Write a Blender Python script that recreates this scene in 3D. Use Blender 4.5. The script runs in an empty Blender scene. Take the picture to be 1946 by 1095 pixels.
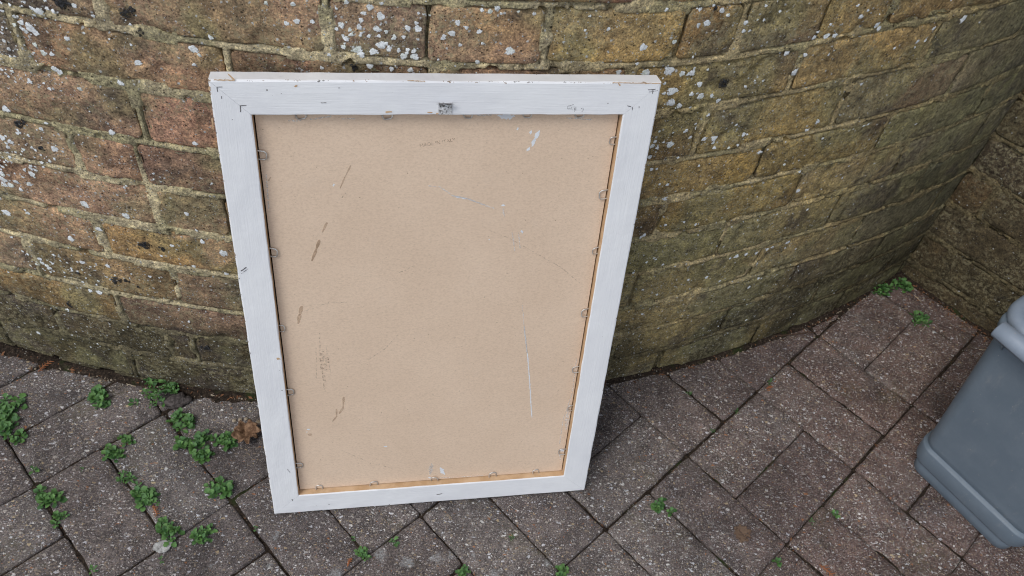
import bpy, bmesh, math, random
import numpy as np
from mathutils import Vector, Matrix
R_ = random.Random(7)
rng = np.random.default_rng(11)
S = bpy.context.scene
COL = S.collection

# ------------------------------------------------------------------ camera
cam = bpy.data.cameras.new('camera')
camo = bpy.data.objects.new('camera', cam)
COL.objects.link(camo)
S.camera = camo
cam.sensor_width = 36.0
cam.lens = 1588.86 / 1946 * 36
cam.clip_start = 0.05
cam.clip_end = 500
PITCH, ROLL, H = .8470, -.1559, 1.1137
fw = Vector((0, math.cos(PITCH), -math.sin(PITCH)))
rt = Vector((1, 0, 0))
dn = fw.cross(rt)
r2 = math.cos(ROLL) * rt + math.sin(ROLL) * dn
d2 = -math.sin(ROLL) * rt + math.cos(ROLL) * dn
M = Matrix((r2, -d2, -fw)).transposed().to_4x4()
M.translation = Vector((0, 0, H))
camo.matrix_world = M
cam.dof.use_dof = True
cam.dof.focus_distance = 1.04
cam.dof.aperture_fstop = 16.0

# ------------------------------------------------------------------ world (overcast daylight) and soft sun
SUN_EL, SUN_AZ = math.radians(56), math.radians(224)
w = bpy.data.worlds.new('World')
S.world = w
w.use_nodes = True
nt = w.node_tree
bg = nt.nodes['Background']
sky = nt.nodes.new('ShaderNodeTexSky')
sky.sky_type = 'NISHITA'
sky.sun_disc = False
sky.sun_elevation = SUN_EL
sky.sun_rotation = SUN_AZ
hs = nt.nodes.new('ShaderNodeHueSaturation')
hs.inputs['Saturation'].default_value = 0.38      # cloud cover takes most of the blue out of the sky
nt.links.new(sky.outputs[0], hs.inputs['Color'])
nt.links.new(hs.outputs[0], bg.inputs[0])
bg.inputs[1].default_value = 0.13
sun = bpy.data.lights.new('sun', 'SUN')
sun.energy = 1.1
sun.angle = math.radians(28)
sun.color = (1, .96, .9)
suno = bpy.data.objects.new('sun', sun)
COL.objects.link(suno)
sd = Vector((math.sin(SUN_AZ) * math.cos(SUN_EL), math.cos(SUN_AZ) * math.cos(SUN_EL), math.sin(SUN_EL)))
suno.rotation_euler = (-sd).to_track_quat('-Z', 'Y').to_euler()
suno.location = (-2, -3, 6)
S.view_settings.view_transform = 'Standard'
S.view_settings.look = 'None'
S.view_settings.gamma = 1
S.view_settings.exposure = 0.42
S.render.engine = 'CYCLES'
S.cycles.pixel_filter_type = 'BLACKMAN_HARRIS'
S.cycles.filter_width = 1.05

# ------------------------------------------------------------------ helpers
def lin(r, g, b, k=1.0):
    f = lambda c: ((c / 255 + .055) / 1.055) ** 2.4 if c > 10 else c / 255 / 12.92
    return np.array([f(r) * k, f(g) * k, f(b) * k])

def tag(o, label=None, cat=None, group=None, kind=None):
    if label: o['label'] = label
    if cat: o['category'] = cat
    if group: o['group'] = group
    if kind: o['kind'] = kind
    return o

def empty(name, loc=(0, 0, 0), mat=None, size=.05):
    o = bpy.data.objects.new(name, None)
    o.empty_display_size = size
    COL.objects.link(o)
    if mat is not None: o.matrix_world = mat
    else: o.location = loc
    return o

def meshobj(name, verts, faces, m, parent=None, smooth=False, attrs=None):
    me = bpy.data.meshes.new(name)
    if isinstance(verts, np.ndarray): verts = verts.tolist()
    if isinstance(faces, np.ndarray): faces = faces.tolist()
    me.from_pydata(verts, [], faces)
    if attrs:
        for k, a in attrs.items():
            a = np.asarray(a, dtype=np.float32)
            if a.ndim == 2:
                at = me.color_attributes.new(k, 'FLOAT_COLOR', 'POINT')
                at.data.foreach_set('color', np.c_[a[:, :3], np.ones(len(a))].astype(np.float32).ravel())
            else:
                at = me.attributes.new(k, 'FLOAT', 'POINT')
                at.data.foreach_set('value', a)
    if smooth: me.shade_smooth()
    if m: me.materials.append(m)
    me.update()
    o = bpy.data.objects.new(name, me)
    COL.objects.link(o)
    if parent: o.parent = parent
    return o

class MB:
    def __init__(s): s.v = []; s.f = []
    def add(s, vs, fs):
        b = len(s.v); s.v += [tuple(map(float, q)) for q in vs]; s.f += [tuple(b + i for i in f) for f in fs]
    def box(s, x0, x1, y0, y1, z0, z1):
        s.add([(x0,y0,z0),(x1,y0,z0),(x1,y1,z0),(x0,y1,z0),(x0,y0,z1),(x1,y0,z1),(x1,y1,z1),(x0,y1,z1)],
              [(3,2,1,0),(4,5,6,7),(0,1,5,4),(1,2,6,5),(2,3,7,6),(3,0,4,7)])
    def tube(s, pts, rad, n=8, cap=True):
        pts = [Vector(q) for q in pts]; rs = rad if isinstance(rad, (list, tuple)) else [rad] * len(pts)
        b = len(s.v); u = None
        for i, q in enumerate(pts):
            t = (pts[min(i + 1, len(pts) - 1)] - pts[max(i - 1, 0)]).normalized()
            if u is None: u = t.orthogonal().normalized()
            u = (u - t * u.dot(t)).normalized(); v = t.cross(u)
            for k in range(n):
                a = 2 * math.pi * k / n
                s.v.append(tuple(q + (u * math.cos(a) + v * math.sin(a)) * rs[i]))
        for i in range(len(pts) - 1):
            for k in range(n):
                k2 = (k + 1) % n
                s.f.append((b + i*n + k, b + i*n + k2, b + (i+1)*n + k2, b + (i+1)*n + k))
        if cap:
            s.f.append(tuple(b + k for k in range(n))[::-1]); s.f.append(tuple(b + (len(pts)-1)*n + k for k in range(n)))
    def build(s, name, m, parent=None, smooth=False): return meshobj(name, s.v, s.f, m, parent, smooth)

def _h(ix, iy, sd):
    n = (ix.astype(np.int64) * 374761393 + iy.astype(np.int64) * 668265263 + sd * 974711) & 0xffffffff
    n = ((n ^ (n >> 13)) * 1274126177) & 0xffffffff
    return ((n ^ (n >> 16)) & 0xffff) / 65535.0
def vnoise(x, y, sc, sd=0):
    x = np.asarray(x, float) * sc; y = np.asarray(y, float) * sc
    ix = np.floor(x); iy = np.floor(y); fx = x - ix; fy = y - iy
    fx = fx*fx*(3-2*fx); fy = fy*fy*(3-2*fy)
    a = _h(ix, iy, sd); b = _h(ix+1, iy, sd); c_ = _h(ix, iy+1, sd); d = _h(ix+1, iy+1, sd)
    return (a + (b-a)*fx)*(1-fy) + (c_ + (d-c_)*fx)*fy
def fbm(x, y, sc, sd=0, o=3):
    t = 0; a = .5; n = 0
    for i in range(o): t = t + a * vnoise(x, y, sc * 2**i, sd + i*17); n += a; a *= .5
    return t / n
def sst(x, a, b):
    t = np.clip((np.asarray(x, float) - a) / (b - a), 0, 1); return t*t*(3-2*t)

# ------------------------------------------------------------------ materials
class NT:
    def __init__(s, name, rough=.9, spec=.3):
        s.m = bpy.data.materials.new(name); s.m.use_nodes = True; s.t = s.m.node_tree
        s.b = s.t.nodes['Principled BSDF']; s.b.inputs['Roughness'].default_value = rough
        s.b.inputs['Specular IOR Level'].default_value = spec
    def n(s, k, **kw):
        x = s.t.nodes.new(k)
        for a, b in kw.items(): setattr(x, a, b)
        return x
    def put(s, sock, v):
        if isinstance(v, bpy.types.NodeSocket): s.t.links.new(v, sock)
        elif isinstance(v, (tuple, list, np.ndarray)) and sock.type == 'RGBA': sock.default_value = (*[float(q) for q in v[:3]], 1)
        else: sock.default_value = v
    def math(s, op, a, b=0.0, c=None, clamp=False):
        x = s.n('ShaderNodeMath', operation=op); x.use_clamp = clamp
        s.put(x.inputs[0], a); s.put(x.inputs[1], b)
        if c is not None: s.put(x.inputs[2], c)
        return x.outputs[0]
    def vmath(s, op, a, b=None):
        x = s.n('ShaderNodeVectorMath', operation=op); s.put(x.inputs[0], a)
        if b is not None: s.put(x.inputs[1], b)
        return x.outputs['Value'] if op in ('LENGTH', 'DISTANCE') else x.outputs[0]
    def mix(s, f, a, b, mode='MIX'):
        x = s.n('ShaderNodeMix', data_type='RGBA', blend_type=mode)
        s.put(x.inputs[0], f); s.put(x.inputs[6], a); s.put(x.inputs[7], b); return x.outputs[2]
    def noise(s, vec, sc, det=4, rough=.6, dist=0.0, col=False):
        x = s.n('ShaderNodeTexNoise'); s.put(x.inputs['Vector'], vec)
        x.inputs['Scale'].default_value = sc; x.inputs['Detail'].default_value = det
        x.inputs['Roughness'].default_value = rough; x.inputs['Distortion'].default_value = dist
        return x.outputs['Color' if col else 0]
    def vor(s, vec, sc, rnd=1.0):
        x = s.n('ShaderNodeTexVoronoi'); s.put(x.inputs['Vector'], vec); x.inputs['Scale'].default_value = sc
        x.inputs['Randomness'].default_value = rnd; return x.outputs['Distance'], x.outputs['Color']
    def rng(s, v, a, b, c=0.0, d=1.0, smooth=True):
        x = s.n('ShaderNodeMapRange'); x.interpolation_type = 'SMOOTHSTEP' if smooth else 'LINEAR'
        s.put(x.inputs[0], v); x.inputs[1].default_value = a; x.inputs[2].default_value = b
        x.inputs[3].default_value = c; x.inputs[4].default_value = d; return x.outputs[0]
    def ramp(s, v, stops, const=False):
        x = s.n('ShaderNodeValToRGB'); s.put(x.inputs[0], v); e = x.color_ramp.elements
        if const: x.color_ramp.interpolation = 'CONSTANT'
        while len(e) < len(stops): e.new(.5)
        for q, (ps, c_) in zip(e, stops): q.position = ps; q.color = (*[float(z) for z in c_[:3]], 1)
        return x.outputs[0]
    def sep(s, c_, i):
        x = s.n('ShaderNodeSeparateColor'); s.put(x.inputs[0], c_); return x.outputs[i]
    def bump(s, h, dist, strength=1.0, prev=None):
        x = s.n('ShaderNodeBump'); x.inputs['Strength'].default_value = strength; x.inputs['Distance'].default_value = dist
        s.put(x.inputs['Height'], h)
        if prev is not None: s.put(x.inputs['Normal'], prev)
        return x.outputs[0]
    def geo(s): return s.n('ShaderNodeNewGeometry').outputs['Position']
    def obj(s): return s.n('ShaderNodeTexCoord').outputs['Object']
    def attr(s, nm, fac=False):
        x = s.n('ShaderNodeAttribute'); x.attribute_name = nm; return x.outputs['Fac' if fac else 'Color']
    def rand(s): return s.n('ShaderNodeObjectInfo').outputs['Random']
    def col(s, c_): s.put(s.b.inputs['Base Color'], c_)
    def nrm(s, n_): s.put(s.b.inputs['Normal'], n_)
    def mapv(s, v, sc):
        x = s.n('ShaderNodeMapping'); s.put(x.inputs[0], v); x.inputs['Scale'].default_value = sc; return x.outputs[0]

def mat_brick(name, mortar=False):
    t = NT(name, .93, .2)
    P = t.geo(); C = t.attr('Col'); sp = t.attr('spk', True)
    gr = t.noise(P, 55, 6, .68)
    fine = t.noise(P, 420, 4, .7)
    c_ = t.mix(1, C, t.ramp(gr, [(.25, (.42,.41,.42)), (.41, (.80,.79,.79)), (.55, (1.08,1.07,1.04)), (.72, (1.70,1.64,1.50))]), 'MULTIPLY')
    c_ = t.mix(1, c_, t.ramp(fine, [(.3, (.42,.41,.40)), (.5, (1,1,1)), (.68, (1.8,1.76,1.62))]), 'MULTIPLY')
    mid_ = t.noise(P, 130, 3, .6)
    c_ = t.mix(1, c_, t.ramp(mid_, [(.3, (.62,.60,.60)), (.5, (1,1,1)), (.7, (1.35,1.33,1.22))]), 'MULTIPLY')
    # fine grained yellow-green crust
    al = t.math('MULTIPLY', t.rng(t.noise(P, 170, 5, .75), .47, .60), t.rng(t.noise(P, 12, 4, .6), .36, .60))
    c_ = t.mix(t.math('MULTIPLY', al, .55 if not mortar else .35), c_, (.36, .325, .20) if not mortar else (.47, .42, .25))
    # purple/grey dark blotches
    dk = t.math('MULTIPLY', t.rng(t.noise(P, 26, 5, .7, .3), .56, .68), t.rng(t.noise(P, 240, 3, .7), .38, .58))
    c_ = t.mix(t.math('MULTIPLY', dk, .62 if not mortar else .35), c_, (.055, .05, .045))
    # dark pits
    d, cc = t.vor(P, 150)
    pit = t.math('MULTIPLY', t.rng(d, .10, .2, 1, 0), t.rng(t.sep(cc, 0), .72, .74))
    d3, cc3 = t.vor(P, 420)
    pit2 = t.math('MULTIPLY', t.rng(d3, .15, .3, 1, 0), t.rng(t.sep(cc3, 0), .80, .82))
    c_ = t.mix(t.math('MULTIPLY', t.math('MAXIMUM', pit, pit2), .75), c_, (.02, .016, .013))
    # tiny pale lichen dots, density from the 'spk' attribute
    Pd = t.mix(.0035, P, t.noise(P, 300, 2, .5, col=True), 'ADD')
    d2, cc2 = t.vor(Pd, 190)
    thr = t.math('SUBTRACT', 1.0, t.math('MULTIPLY', sp, .55))
    on = t.math('GREATER_THAN', t.sep(cc2, 0), thr)
    dot = t.math('MULTIPLY', t.rng(d2, .16, .34, 1, 0), on)
    d4, cc4 = t.vor(Pd, 480)
    on4 = t.math('GREATER_THAN', t.sep(cc4, 1), t.math('SUBTRACT', 1.0, t.math('MULTIPLY', sp, .5)))
    dot = t.math('MAXIMUM', dot, t.math('MULTIPLY', t.rng(d4, .2, .36, 1, 0), on4))
    c_ = t.mix(t.math('MULTIPLY', dot, .85), c_, (.58, .60, .60))
    t.col(c_)
    h = t.math('ADD', t.math('MULTIPLY', gr, 1.0), t.math('MULTIPLY', t.noise(P, 160, 5, .75), .8))
    h = t.math('SUBTRACT', h, t.math('MULTIPLY', t.math('MAXIMUM', pit, pit2), .7))
    h = t.math('ADD', h, t.math('MULTIPLY', dot, .15))
    b = t.bump(h, .0028 if not mortar else .0048, 1)
    b = t.bump(fine, .0012, .9, b)
    t.nrm(b)
    return t.m
M_BRICK = mat_brick('weathered_brick')
M_MORTAR = mat_brick('weathered_mortar', True)

def mat_paver():
    t = NT('exposed_aggregate_paver', .88, .3)
    P = t.geo(); r = t.rand()
    off = t.n('ShaderNodeCombineXYZ'); t.put(off.inputs[0], t.math('MULTIPLY', r, 37.0)); t.put(off.inputs[1], t.math('MULTIPLY', r, 91.0))
    Q = t.vmath('ADD', P, off.outputs[0])
    Qd = t.mix(.0065, Q, t.noise(Q, 260, 2, .6, col=True), 'ADD')
    base = t.ramp(t.noise(Q, 30, 6, .75), [(.3, (.060,.053,.053)), (.5, (.120,.106,.104)), (.7, (.195,.172,.166))])
    base = t.mix(1, base, t.ramp(t.noise(Q, 520, 3, .8), [(.32, (.25,.24,.24)), (.5, (.95,.95,.95)), (.66, (2.2,2.12,2.08))]), 'MULTIPLY')
    # red-brown damp stain, stronger towards the bin corner
    px = t.n('ShaderNodeSeparateXYZ'); t.put(px.inputs[0], P)
    red = t.math('MULTIPLY', t.rng(px.outputs[0], .1, .65), t.rng(t.noise(P, 7, 4, .6), .25, .5))
    base = t.mix(t.math('MULTIPLY', red, .6), base, t.mix(1, base, (1.18, .80, .68), 'MULTIPLY'))
    gm = t.math('MULTIPLY', t.rng(t.noise(P, 11, 4, .65), .54, .7), t.rng(t.noise(P, 150, 3, .7), .4, .6))
    base = t.mix(t.math('MULTIPLY', gm, .5), base, (.12, .11, .055))
    c_ = base; H_ = t.noise(Q, 260, 5, .8)
    for sc, lo, r0, r1, amt in ((480, .45, .26, .42, .9), (280, .50, .28, .40, .95), (180, .64, .28, .37, 1.0), (118, .78, .28, .35, 1.0), (80, .90, .22, .27, 1.0)):
        stretch = t.mapv(Qd, (1.0, 1.6, 1.0) if sc not in (300, 120) else (1.6, 1.0, 1.0))
        d, cc = t.vor(stretch, sc)
        m = t.math('MULTIPLY', t.rng(d, r0, r1, 1, 0), t.math('GREATER_THAN', t.sep(cc, 0), lo))
        sc_ = t.ramp(t.sep(cc, 1), [(0, (.27,.245,.23)), (.24, (.40,.37,.34)), (.42, (.66,.65,.64)), (.60, (.32,.27,.215)), (.76, (.48,.39,.26)), (.84, (.60,.61,.65)), (.96, (.38,.19,.10))], True)
        sc_ = t.mix(1, sc_, t.ramp(t.noise(Q, 700, 2, .6), [(.3, (.7,.7,.7)), (.6, (1.1,1.1,1.1))]), 'MULTIPLY')
        c_ = t.mix(t.math('MULTIPLY', m, amt), c_, sc_)
        H_ = t.math('ADD', H_, t.math('MULTIPLY', m, .5))
    c_ = t.mix(1, c_, t.ramp(t.noise(P, 10, 5, .65), [(.3, (.66,.65,.65)), (.5, (1,1,1)), (.7, (1.22,1.2,1.18))]), 'MULTIPLY')
    c_ = t.mix(1, c_, t.ramp(r, [(0, (.82,.81,.82)), (.5, (1.02,.98,.96)), (1, (1.14,1.15,1.14))]), 'MULTIPLY')
    mo_ = t.math('MULTIPLY', t.rng(t.noise(P, 34, 5, .75), .58, .70), t.rng(t.noise(P, 300, 3, .8), .42, .55))
    c_ = t.mix(t.math('MULTIPLY', mo_, .7), c_, (.032, .028, .025))
    # pale lichen stains painted by a per-vertex mask
    ls = t.attr('stain', True)
    lm = t.math('MULTIPLY', t.rng(t.math('ADD', ls, t.math('SUBTRACT', t.noise(P, 160, 5, .8), .5)), .38, .62), t.rng(t.noise(P, 600, 2, .6), .35, .55))
    c_ = t.mix(t.math('MULTIPLY', lm, .62), c_, (.38, .40, .41))
    t.col(c_)
    t.nrm(t.bump(t.noise(Q, 60, 4, .6), .003, .5, t.bump(H_, .0016, 1)))
    return t.m
M_PAVER = mat_paver()

def mat_soil():
    t = NT('joint_soil', .97, .1); P = t.geo()
    c_ = t.ramp(t.noise(P, 240, 5, .8), [(.35, (.012,.010,.009)), (.52, (.045,.033,.025)), (.7, (.13,.095,.07))])
    d, cc = t.vor(P, 300)
    m = t.math('MULTIPLY', t.rng(d, .2, .35, 1, 0), t.math('GREATER_THAN', t.sep(cc, 0), .8))
    c_ = t.mix(m, c_, t.ramp(t.sep(cc, 1), [(0, (.22,.18,.14)), (.5, (.4,.38,.35)), (.8, (.28,.12,.06))], True))
    c_ = t.mix(t.math('MULTIPLY', t.rng(t.noise(P, 18, 3), .55, .68), .6), c_, (.035, .06, .015))
    t.col(c_); t.nrm(t.bump(t.noise(P, 300, 5, .8), .004, 1)); return t.m
M_SOIL = mat_soil()

def mat_paint(name, vert):
    t = NT(name, .42, .45); P = t.obj()
    S_ = t.mapv(P, (1, 26, 1) if not vert else (26, 1, 1))
    st = t.noise(S_, 26, 4, .65)
    c_ = t.mix(t.rng(st, .3, .7), (.795, .812, .842), (.83, .845, .868))
    c_ = t.mix(1, c_, t.ramp(t.noise(P, 9, 4, .6), [(.3, (.93,.93,.945)), (.6, (1,1,1))]), 'MULTIPLY')
    # grime
    g = t.math('MULTIPLY', t.rng(t.noise(P, 14, 5, .7), .56, .75), t.rng(t.noise(S_, 120, 3, .7), .46, .66))
    c_ = t.mix(t.math('MULTIPLY', g, .32), c_, (.33, .32, .33))
    # chipped flecks, most of them along the arrises
    X = t.n('ShaderNodeSeparateXYZ'); t.put(X.inputs[0], P)
    ax = t.math('ABSOLUTE', X.outputs[0]); ay = t.math('ABSOLUTE', t.math('SUBTRACT', X.outputs[1], .3178))
    def band(v, e, w_): return t.rng(t.math('ABSOLUTE', t.math('SUBTRACT', v, e)), 0, w_, 1, 0)
    e_ = t.math('MAXIMUM', band(ax, .2212, .0022), band(ay, .3172, .0022))
    e_ = t.math('MULTIPLY', e_, t.rng(X.outputs[2], -.004, -.002))
    ch = t.rng(t.math('ADD', t.noise(P, 130, 4, .75), t.math('MULTIPLY', e_, .15)), .725, .74)
    c_ = t.mix(t.math('MULTIPLY', ch, .85), c_, t.mix(t.rng(t.noise(P, 30, 2), .4, .6), (.30, .19, .10), (.09, .085, .08)))
    d, cc = t.vor(P, 95)
    pk = t.math('MULTIPLY', t.rng(d, .05, .1, 1, 0), t.math('GREATER_THAN', t.sep(cc, 0), .93))
    c_ = t.mix(pk, c_, (.12, .11, .10))
    t.col(c_)
    b = t.bump(st, .0007, .4); b = t.bump(t.noise(P, 55, 4, .6), .0012, .4, b); b = t.bump(ch, .0005, -.8, b)
    t.nrm(b); t.put(t.b.inputs['Roughness'], t.rng(st, .3, .7, .36, .6)); return t.m
M_PH = mat_paint('white_paint_across', False); M_PV = mat_paint('white_paint_upright', True)

def mat_board():
    t = NT('hardboard', .72, .3); P = t.obj()
    c_ = t.mix(t.rng(t.noise(P, 7, 5, .6), .3, .7), (.70, .538, .405), (.745, .58, .442))
    f = t.noise(t.mapv(P, (1, 1.6, 1)), 330, 5, .8)
    c_ = t.mix(1, c_, t.ramp(f, [(.3, (.84,.82,.80)), (.5, (1,1,1)), (.7, (1.09,1.1,1.1))]), 'MULTIPLY')
    Pd = t.mix(.006, P, t.noise(P, 200, 2, .6, col=True), 'ADD')
    for sc, lo, r1, k in ((120, .86, .11, .62), (260, .87, .16, .45)):
        d, cc = t.vor(t.mapv(Pd, (1, 1.7, 1)), sc)
        m = t.math('MULTIPLY', t.rng(d, r1 * .5, r1, 1, 0), t.math('GREATER_THAN', t.sep(cc, 0), lo))
        c_ = t.mix(t.math('MULTIPLY', m, k), c_, (.17, .11, .07))
    fl = t.noise(t.mapv(P, (1, 3.5, 1)), 110, 3, .8, 1.2)
    c_ = t.mix(t.math('MULTIPLY', t.rng(fl, .62, .72), .22), c_, (.30, .21, .14))
    c_ = t.mix(t.math('MULTIPLY', t.rng(t.noise(P, 22, 4, .7), .58, .75), .15), c_, (.72, .60, .50))
    t.col(c_); t.nrm(t.bump(f, .0006, .45, t.bump(t.noise(P, 22, 3), .002, .25))); return t.m
M_BOARD = mat_board()

def simple(name, c0, c1=None, sc=60, rough=.7, spec=.4, metal=0, bump=.0008, lo=.35, hi=.65, trans=None):
    t = NT(name, rough, spec); P = t.obj()
    n_ = t.noise(P, sc, 5, .7)
    t.col(t.mix(t.rng(n_, lo, hi), c0, c1 if c1 is not None else c0))
    t.b.inputs['Metallic'].default_value = metal
    if bump: t.nrm(t.bump(t.noise(P, sc * 2.5, 4, .7), bump, .7))
    if trans:   # ragged, broken coverage
        t.put(t.b.inputs['Alpha'], t.rng(t.noise(P, trans[0], 3, .75), trans[1], trans[2], trans[3] if len(trans) > 3 else 0, trans[4] if len(trans) > 4 else 1))
    return t.m
M_RAW = simple('bare_wood', (.50,.33,.19), (.62,.44,.28), 40, .8, .2)
M_GAP = simple('gap_shade', (.02,.012,.008), (.035,.02,.012), 40, 1, 0, bump=0)
M_CLIP = simple('clip_wire', (.42,.39,.36), (.70,.68,.65), 160, .38, .5, .55, .0002)
M_STEEL = simple('tarnished_steel', (.13,.12,.11), (.80,.81,.83), 300, .4, .5, .45, .0006, .38, .55)
M_SMEAR = simple('white_paint_smear', (.74,.77,.82), (.80,.83,.87), 80, .5)
M_SCUFF = simple('pale_scuff', (.76,.72,.68), (.84,.82,.79), 200, .7, trans=(420, .38, .62, .05, .85))
M_STAIN = simple('brown_stain', (.50,.37,.25), (.57,.43,.30), 90, .6, trans=(120, .25, .75, .25, .55))
M_GREY = simple('grey_rub', (.38,.30,.23), (.44,.35,.27), 150, .7, trans=(300, .45, .65, 0, .38))
M_PENCIL = simple('pencil_grey', (.16,.16,.18), (.3,.3,.32), 300, .6, trans=(500, .4, .6, .15, .9))
M_MARK = simple('nail_mark_lip_shadow', (.05,.045,.05), (.13,.12,.12), 200, .7, bump=0)
def mat_lichen():
    t = NT('pale_lichen', .95, .1); P = t.obj(); e = t.attr('edge', True)
    c_ = t.mix(t.rng(t.noise(P, 420, 4, .75), .30, .58), (.50,.53,.53), (.82,.85,.87)); t.col(c_)
    c_ = t.mix(t.rng(t.noise(P, 60, 2), .55, .65), c_, t.mix(1, c_, (.90, .92, .84), 'MULTIPLY')); t.col(c_)
    v = t.math('SUBTRACT', t.noise(P, 480, 4, .8), t.math('MULTIPLY', e, .30))
    t.put(t.b.inputs['Alpha'], t.rng(v, .26, .34)); t.nrm(t.bump(t.noise(P, 500, 3, .7), .0008, .7)); return t.m
M_LICHEN = mat_lichen()
M_MOSS = simple('black_moss', (.020,.021,.024), (.060,.060,.062), 260, .97, .05, 0, .002, trans=(260, .38, .56, 0, 1))

def mat_leaf(name, a, b):
    t = NT(name, .48, .4); P = t.obj(); r = t.rand()
    c_ = t.mix(r, a, b)
    c_ = t.mix(1, c_, t.ramp(t.noise(t.geo(), 160, 3, .6), [(.3, (.7,.72,.7)), (.6, (1.15,1.12,1.05))]), 'MULTIPLY')
    t.col(c_); t.nrm(t.bump(t.noise(P, 260, 3), .0008, .5))
    t.b.inputs['Subsurface Weight'].default_value = .08; t.b.inputs['Subsurface Radius'].default_value = (.002,.004,.001)
    return t.m
M_LEAF = mat_leaf('weed_leaf', (.045, .125, .038), (.11, .235, .065))
M_BLEAF = simple('small_weed_leaf', (.045,.11,.035), (.10,.19,.06), 120, .5)
M_DRY = simple('dead_leaf', (.12,.065,.038), (.31,.195,.12), 130, .8, .2, 0, .003)
M_DRYD = simple('flattened_brown_leaf', (.115,.075,.055), (.175,.12,.085), 90, .9, .1, 0, .003, trans=(170, .34, .46, 0, 1))
M_RUST = simple('brown_sprig', (.24,.09,.04), (.36,.15,.07), 150, .85, .2)
M_STRAW = simple('straw', (.34,.27,.19), (.52,.45,.35), 150, .8, .2)
M_TWIG = simple('dark_twig', (.05,.032,.022), (.11,.07,.05), 150, .85, .2)
def mat_plastic(name, a, b, rough):
    t = NT(name, rough, .45); P = t.obj()
    c_ = t.mix(t.rng(t.noise(P, 16, 5, .7), .35, .7), a, b)
    # dust, scuffs and dried splashes
    c_ = t.mix(t.math('MULTIPLY', t.rng(t.noise(t.mapv(P, (1, 1, .25)), 60, 5, .8), .55, .75), .22), c_, (.34, .33, .31))
    d_, cc_ = t.vor(P, 130)
    c_ = t.mix(t.math('MULTIPLY', t.math('MULTIPLY', t.rng(d_, .06, .14, 1, 0), t.math('GREATER_THAN', t.sep(cc_, 0), .88)), .5), c_, (.36, .34, .30))
    t.col(c_); t.nrm(t.bump(t.noise(P, 900, 2, .5), .0003, .4)); t.put(t.b.inputs['Roughness'], t.rng(t.noise(P, 30, 4), .3, .7, rough - .08, rough + .12)); return t.m
M_BIN = mat_plastic('grey_plastic', (.122,.158,.198), (.142,.178,.218), .5)
M_LID = mat_plastic('pale_grey_plastic', (.20,.245,.31), (.24,.285,.35), .42)
M_LIP = simple('worn_zinc', (.07,.07,.075), (.42,.43,.45), 260, .4, .5, .3, .0004)
M_LITTER = simple('leaf_litter', (.085,.045,.028), (.26,.13,.07), 35, .9, .1)
# ------------------------------------------------------------------ the curved wall's geometry (metres, measured along its face)
CX_, CY_, RW = -0.5073, 2.4697, 1.7907
def W3(s, z, h):
    a = np.asarray(s) / RW; r = RW + np.asarray(h)
    return np.stack([CX_ + r*np.sin(a), CY_ - r*np.cos(a), np.asarray(z) + 0*a], -1)
BEDS = [-.020, .053, .1195, .186, .262, .333, .404, .470, .546, .613, .683]
while len(BEDS) < 19: BEDS.append(BEDS[-1] + .0705 + R_.uniform(-.002, .002))
def dz(s, z):
    s = np.asarray(s, float)
    l = .05 * np.minimum(.65 - s, .95)**2 * (s < .65)
    r = (.016 * sst(s, .65, .95) - .024 * sst(s, 1.0, 1.38) * (1 - sst(z, .2, .5))) * (s >= .65)
    return l + r
TH = .003
PERP = {9: [(-.127,0),(.078,0),(.292,0),(.389,1),(.51,0),(.657,1),(.725,0),(.829,1),(.926,0),(1.125,0),(1.32,0)],
        8: [(-.22,0),(-.017,0),(.191,0),(.395,0),(.61,0),(.82,0),(1.022,0),(1.22,0)],
        7: [(-.12,0),(.086,0),(.30,0),(.51,0),(.719,0),(.919,0),(1.125,1),(1.32,0)],
        6: [(-.21,0),(-.002,0),(.071,1),(.275,0),(.41,0),(.62,0),(.825,1),(1.024,1),(1.24,1)],
        5: [(-.13,0),(.074,0),(.157,1),(.36,0),(.55,0),(.705,1),(.91,1),(1.104,1),(1.30,1)],
        4: [(-.21,0),(-.01,0),(.19,0),(.40,0),(.61,0),(.816,1),(1.01,1),(1.2,1),(1.38,1)],
        3: [(-.12,0),(.07,1),(.28,0),(.49,0),(.70,1),(.899,1),(1.102,1),(1.31,1)],
        2: [(-.22,0),(-.022,0),(.18,0),(.39,0),(.60,0),(.802,1),(.996,1),(1.2,1),(1.38,1)],
        1: [(-.127,0),(.032,1),(.069,0),(.28,0),(.49,0),(.697,0),(.891,1),(1.085,0),(1.29,1)],
        0: [(-.24,0),(-.038,0),(.17,0),(.38,0),(.59,0),(.79,0),(.98,1),(1.18,1),(1.36,1)]}
for k in range(10, 18):
    PERP[k] = [((-.127 if k % 2 else -.22) + .205 * q + R_.uniform(-.006, .006), 0) for q in range(9)]
for k, l in PERP.items():
    while l[0][0] > -.95: l.insert(0, (l[0][0] - .205, 0))
    while l[-1][0] < 1.44: l.append((l[-1][0] + .2, 1))
SH = {c: {} for c in range(18)}
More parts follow.
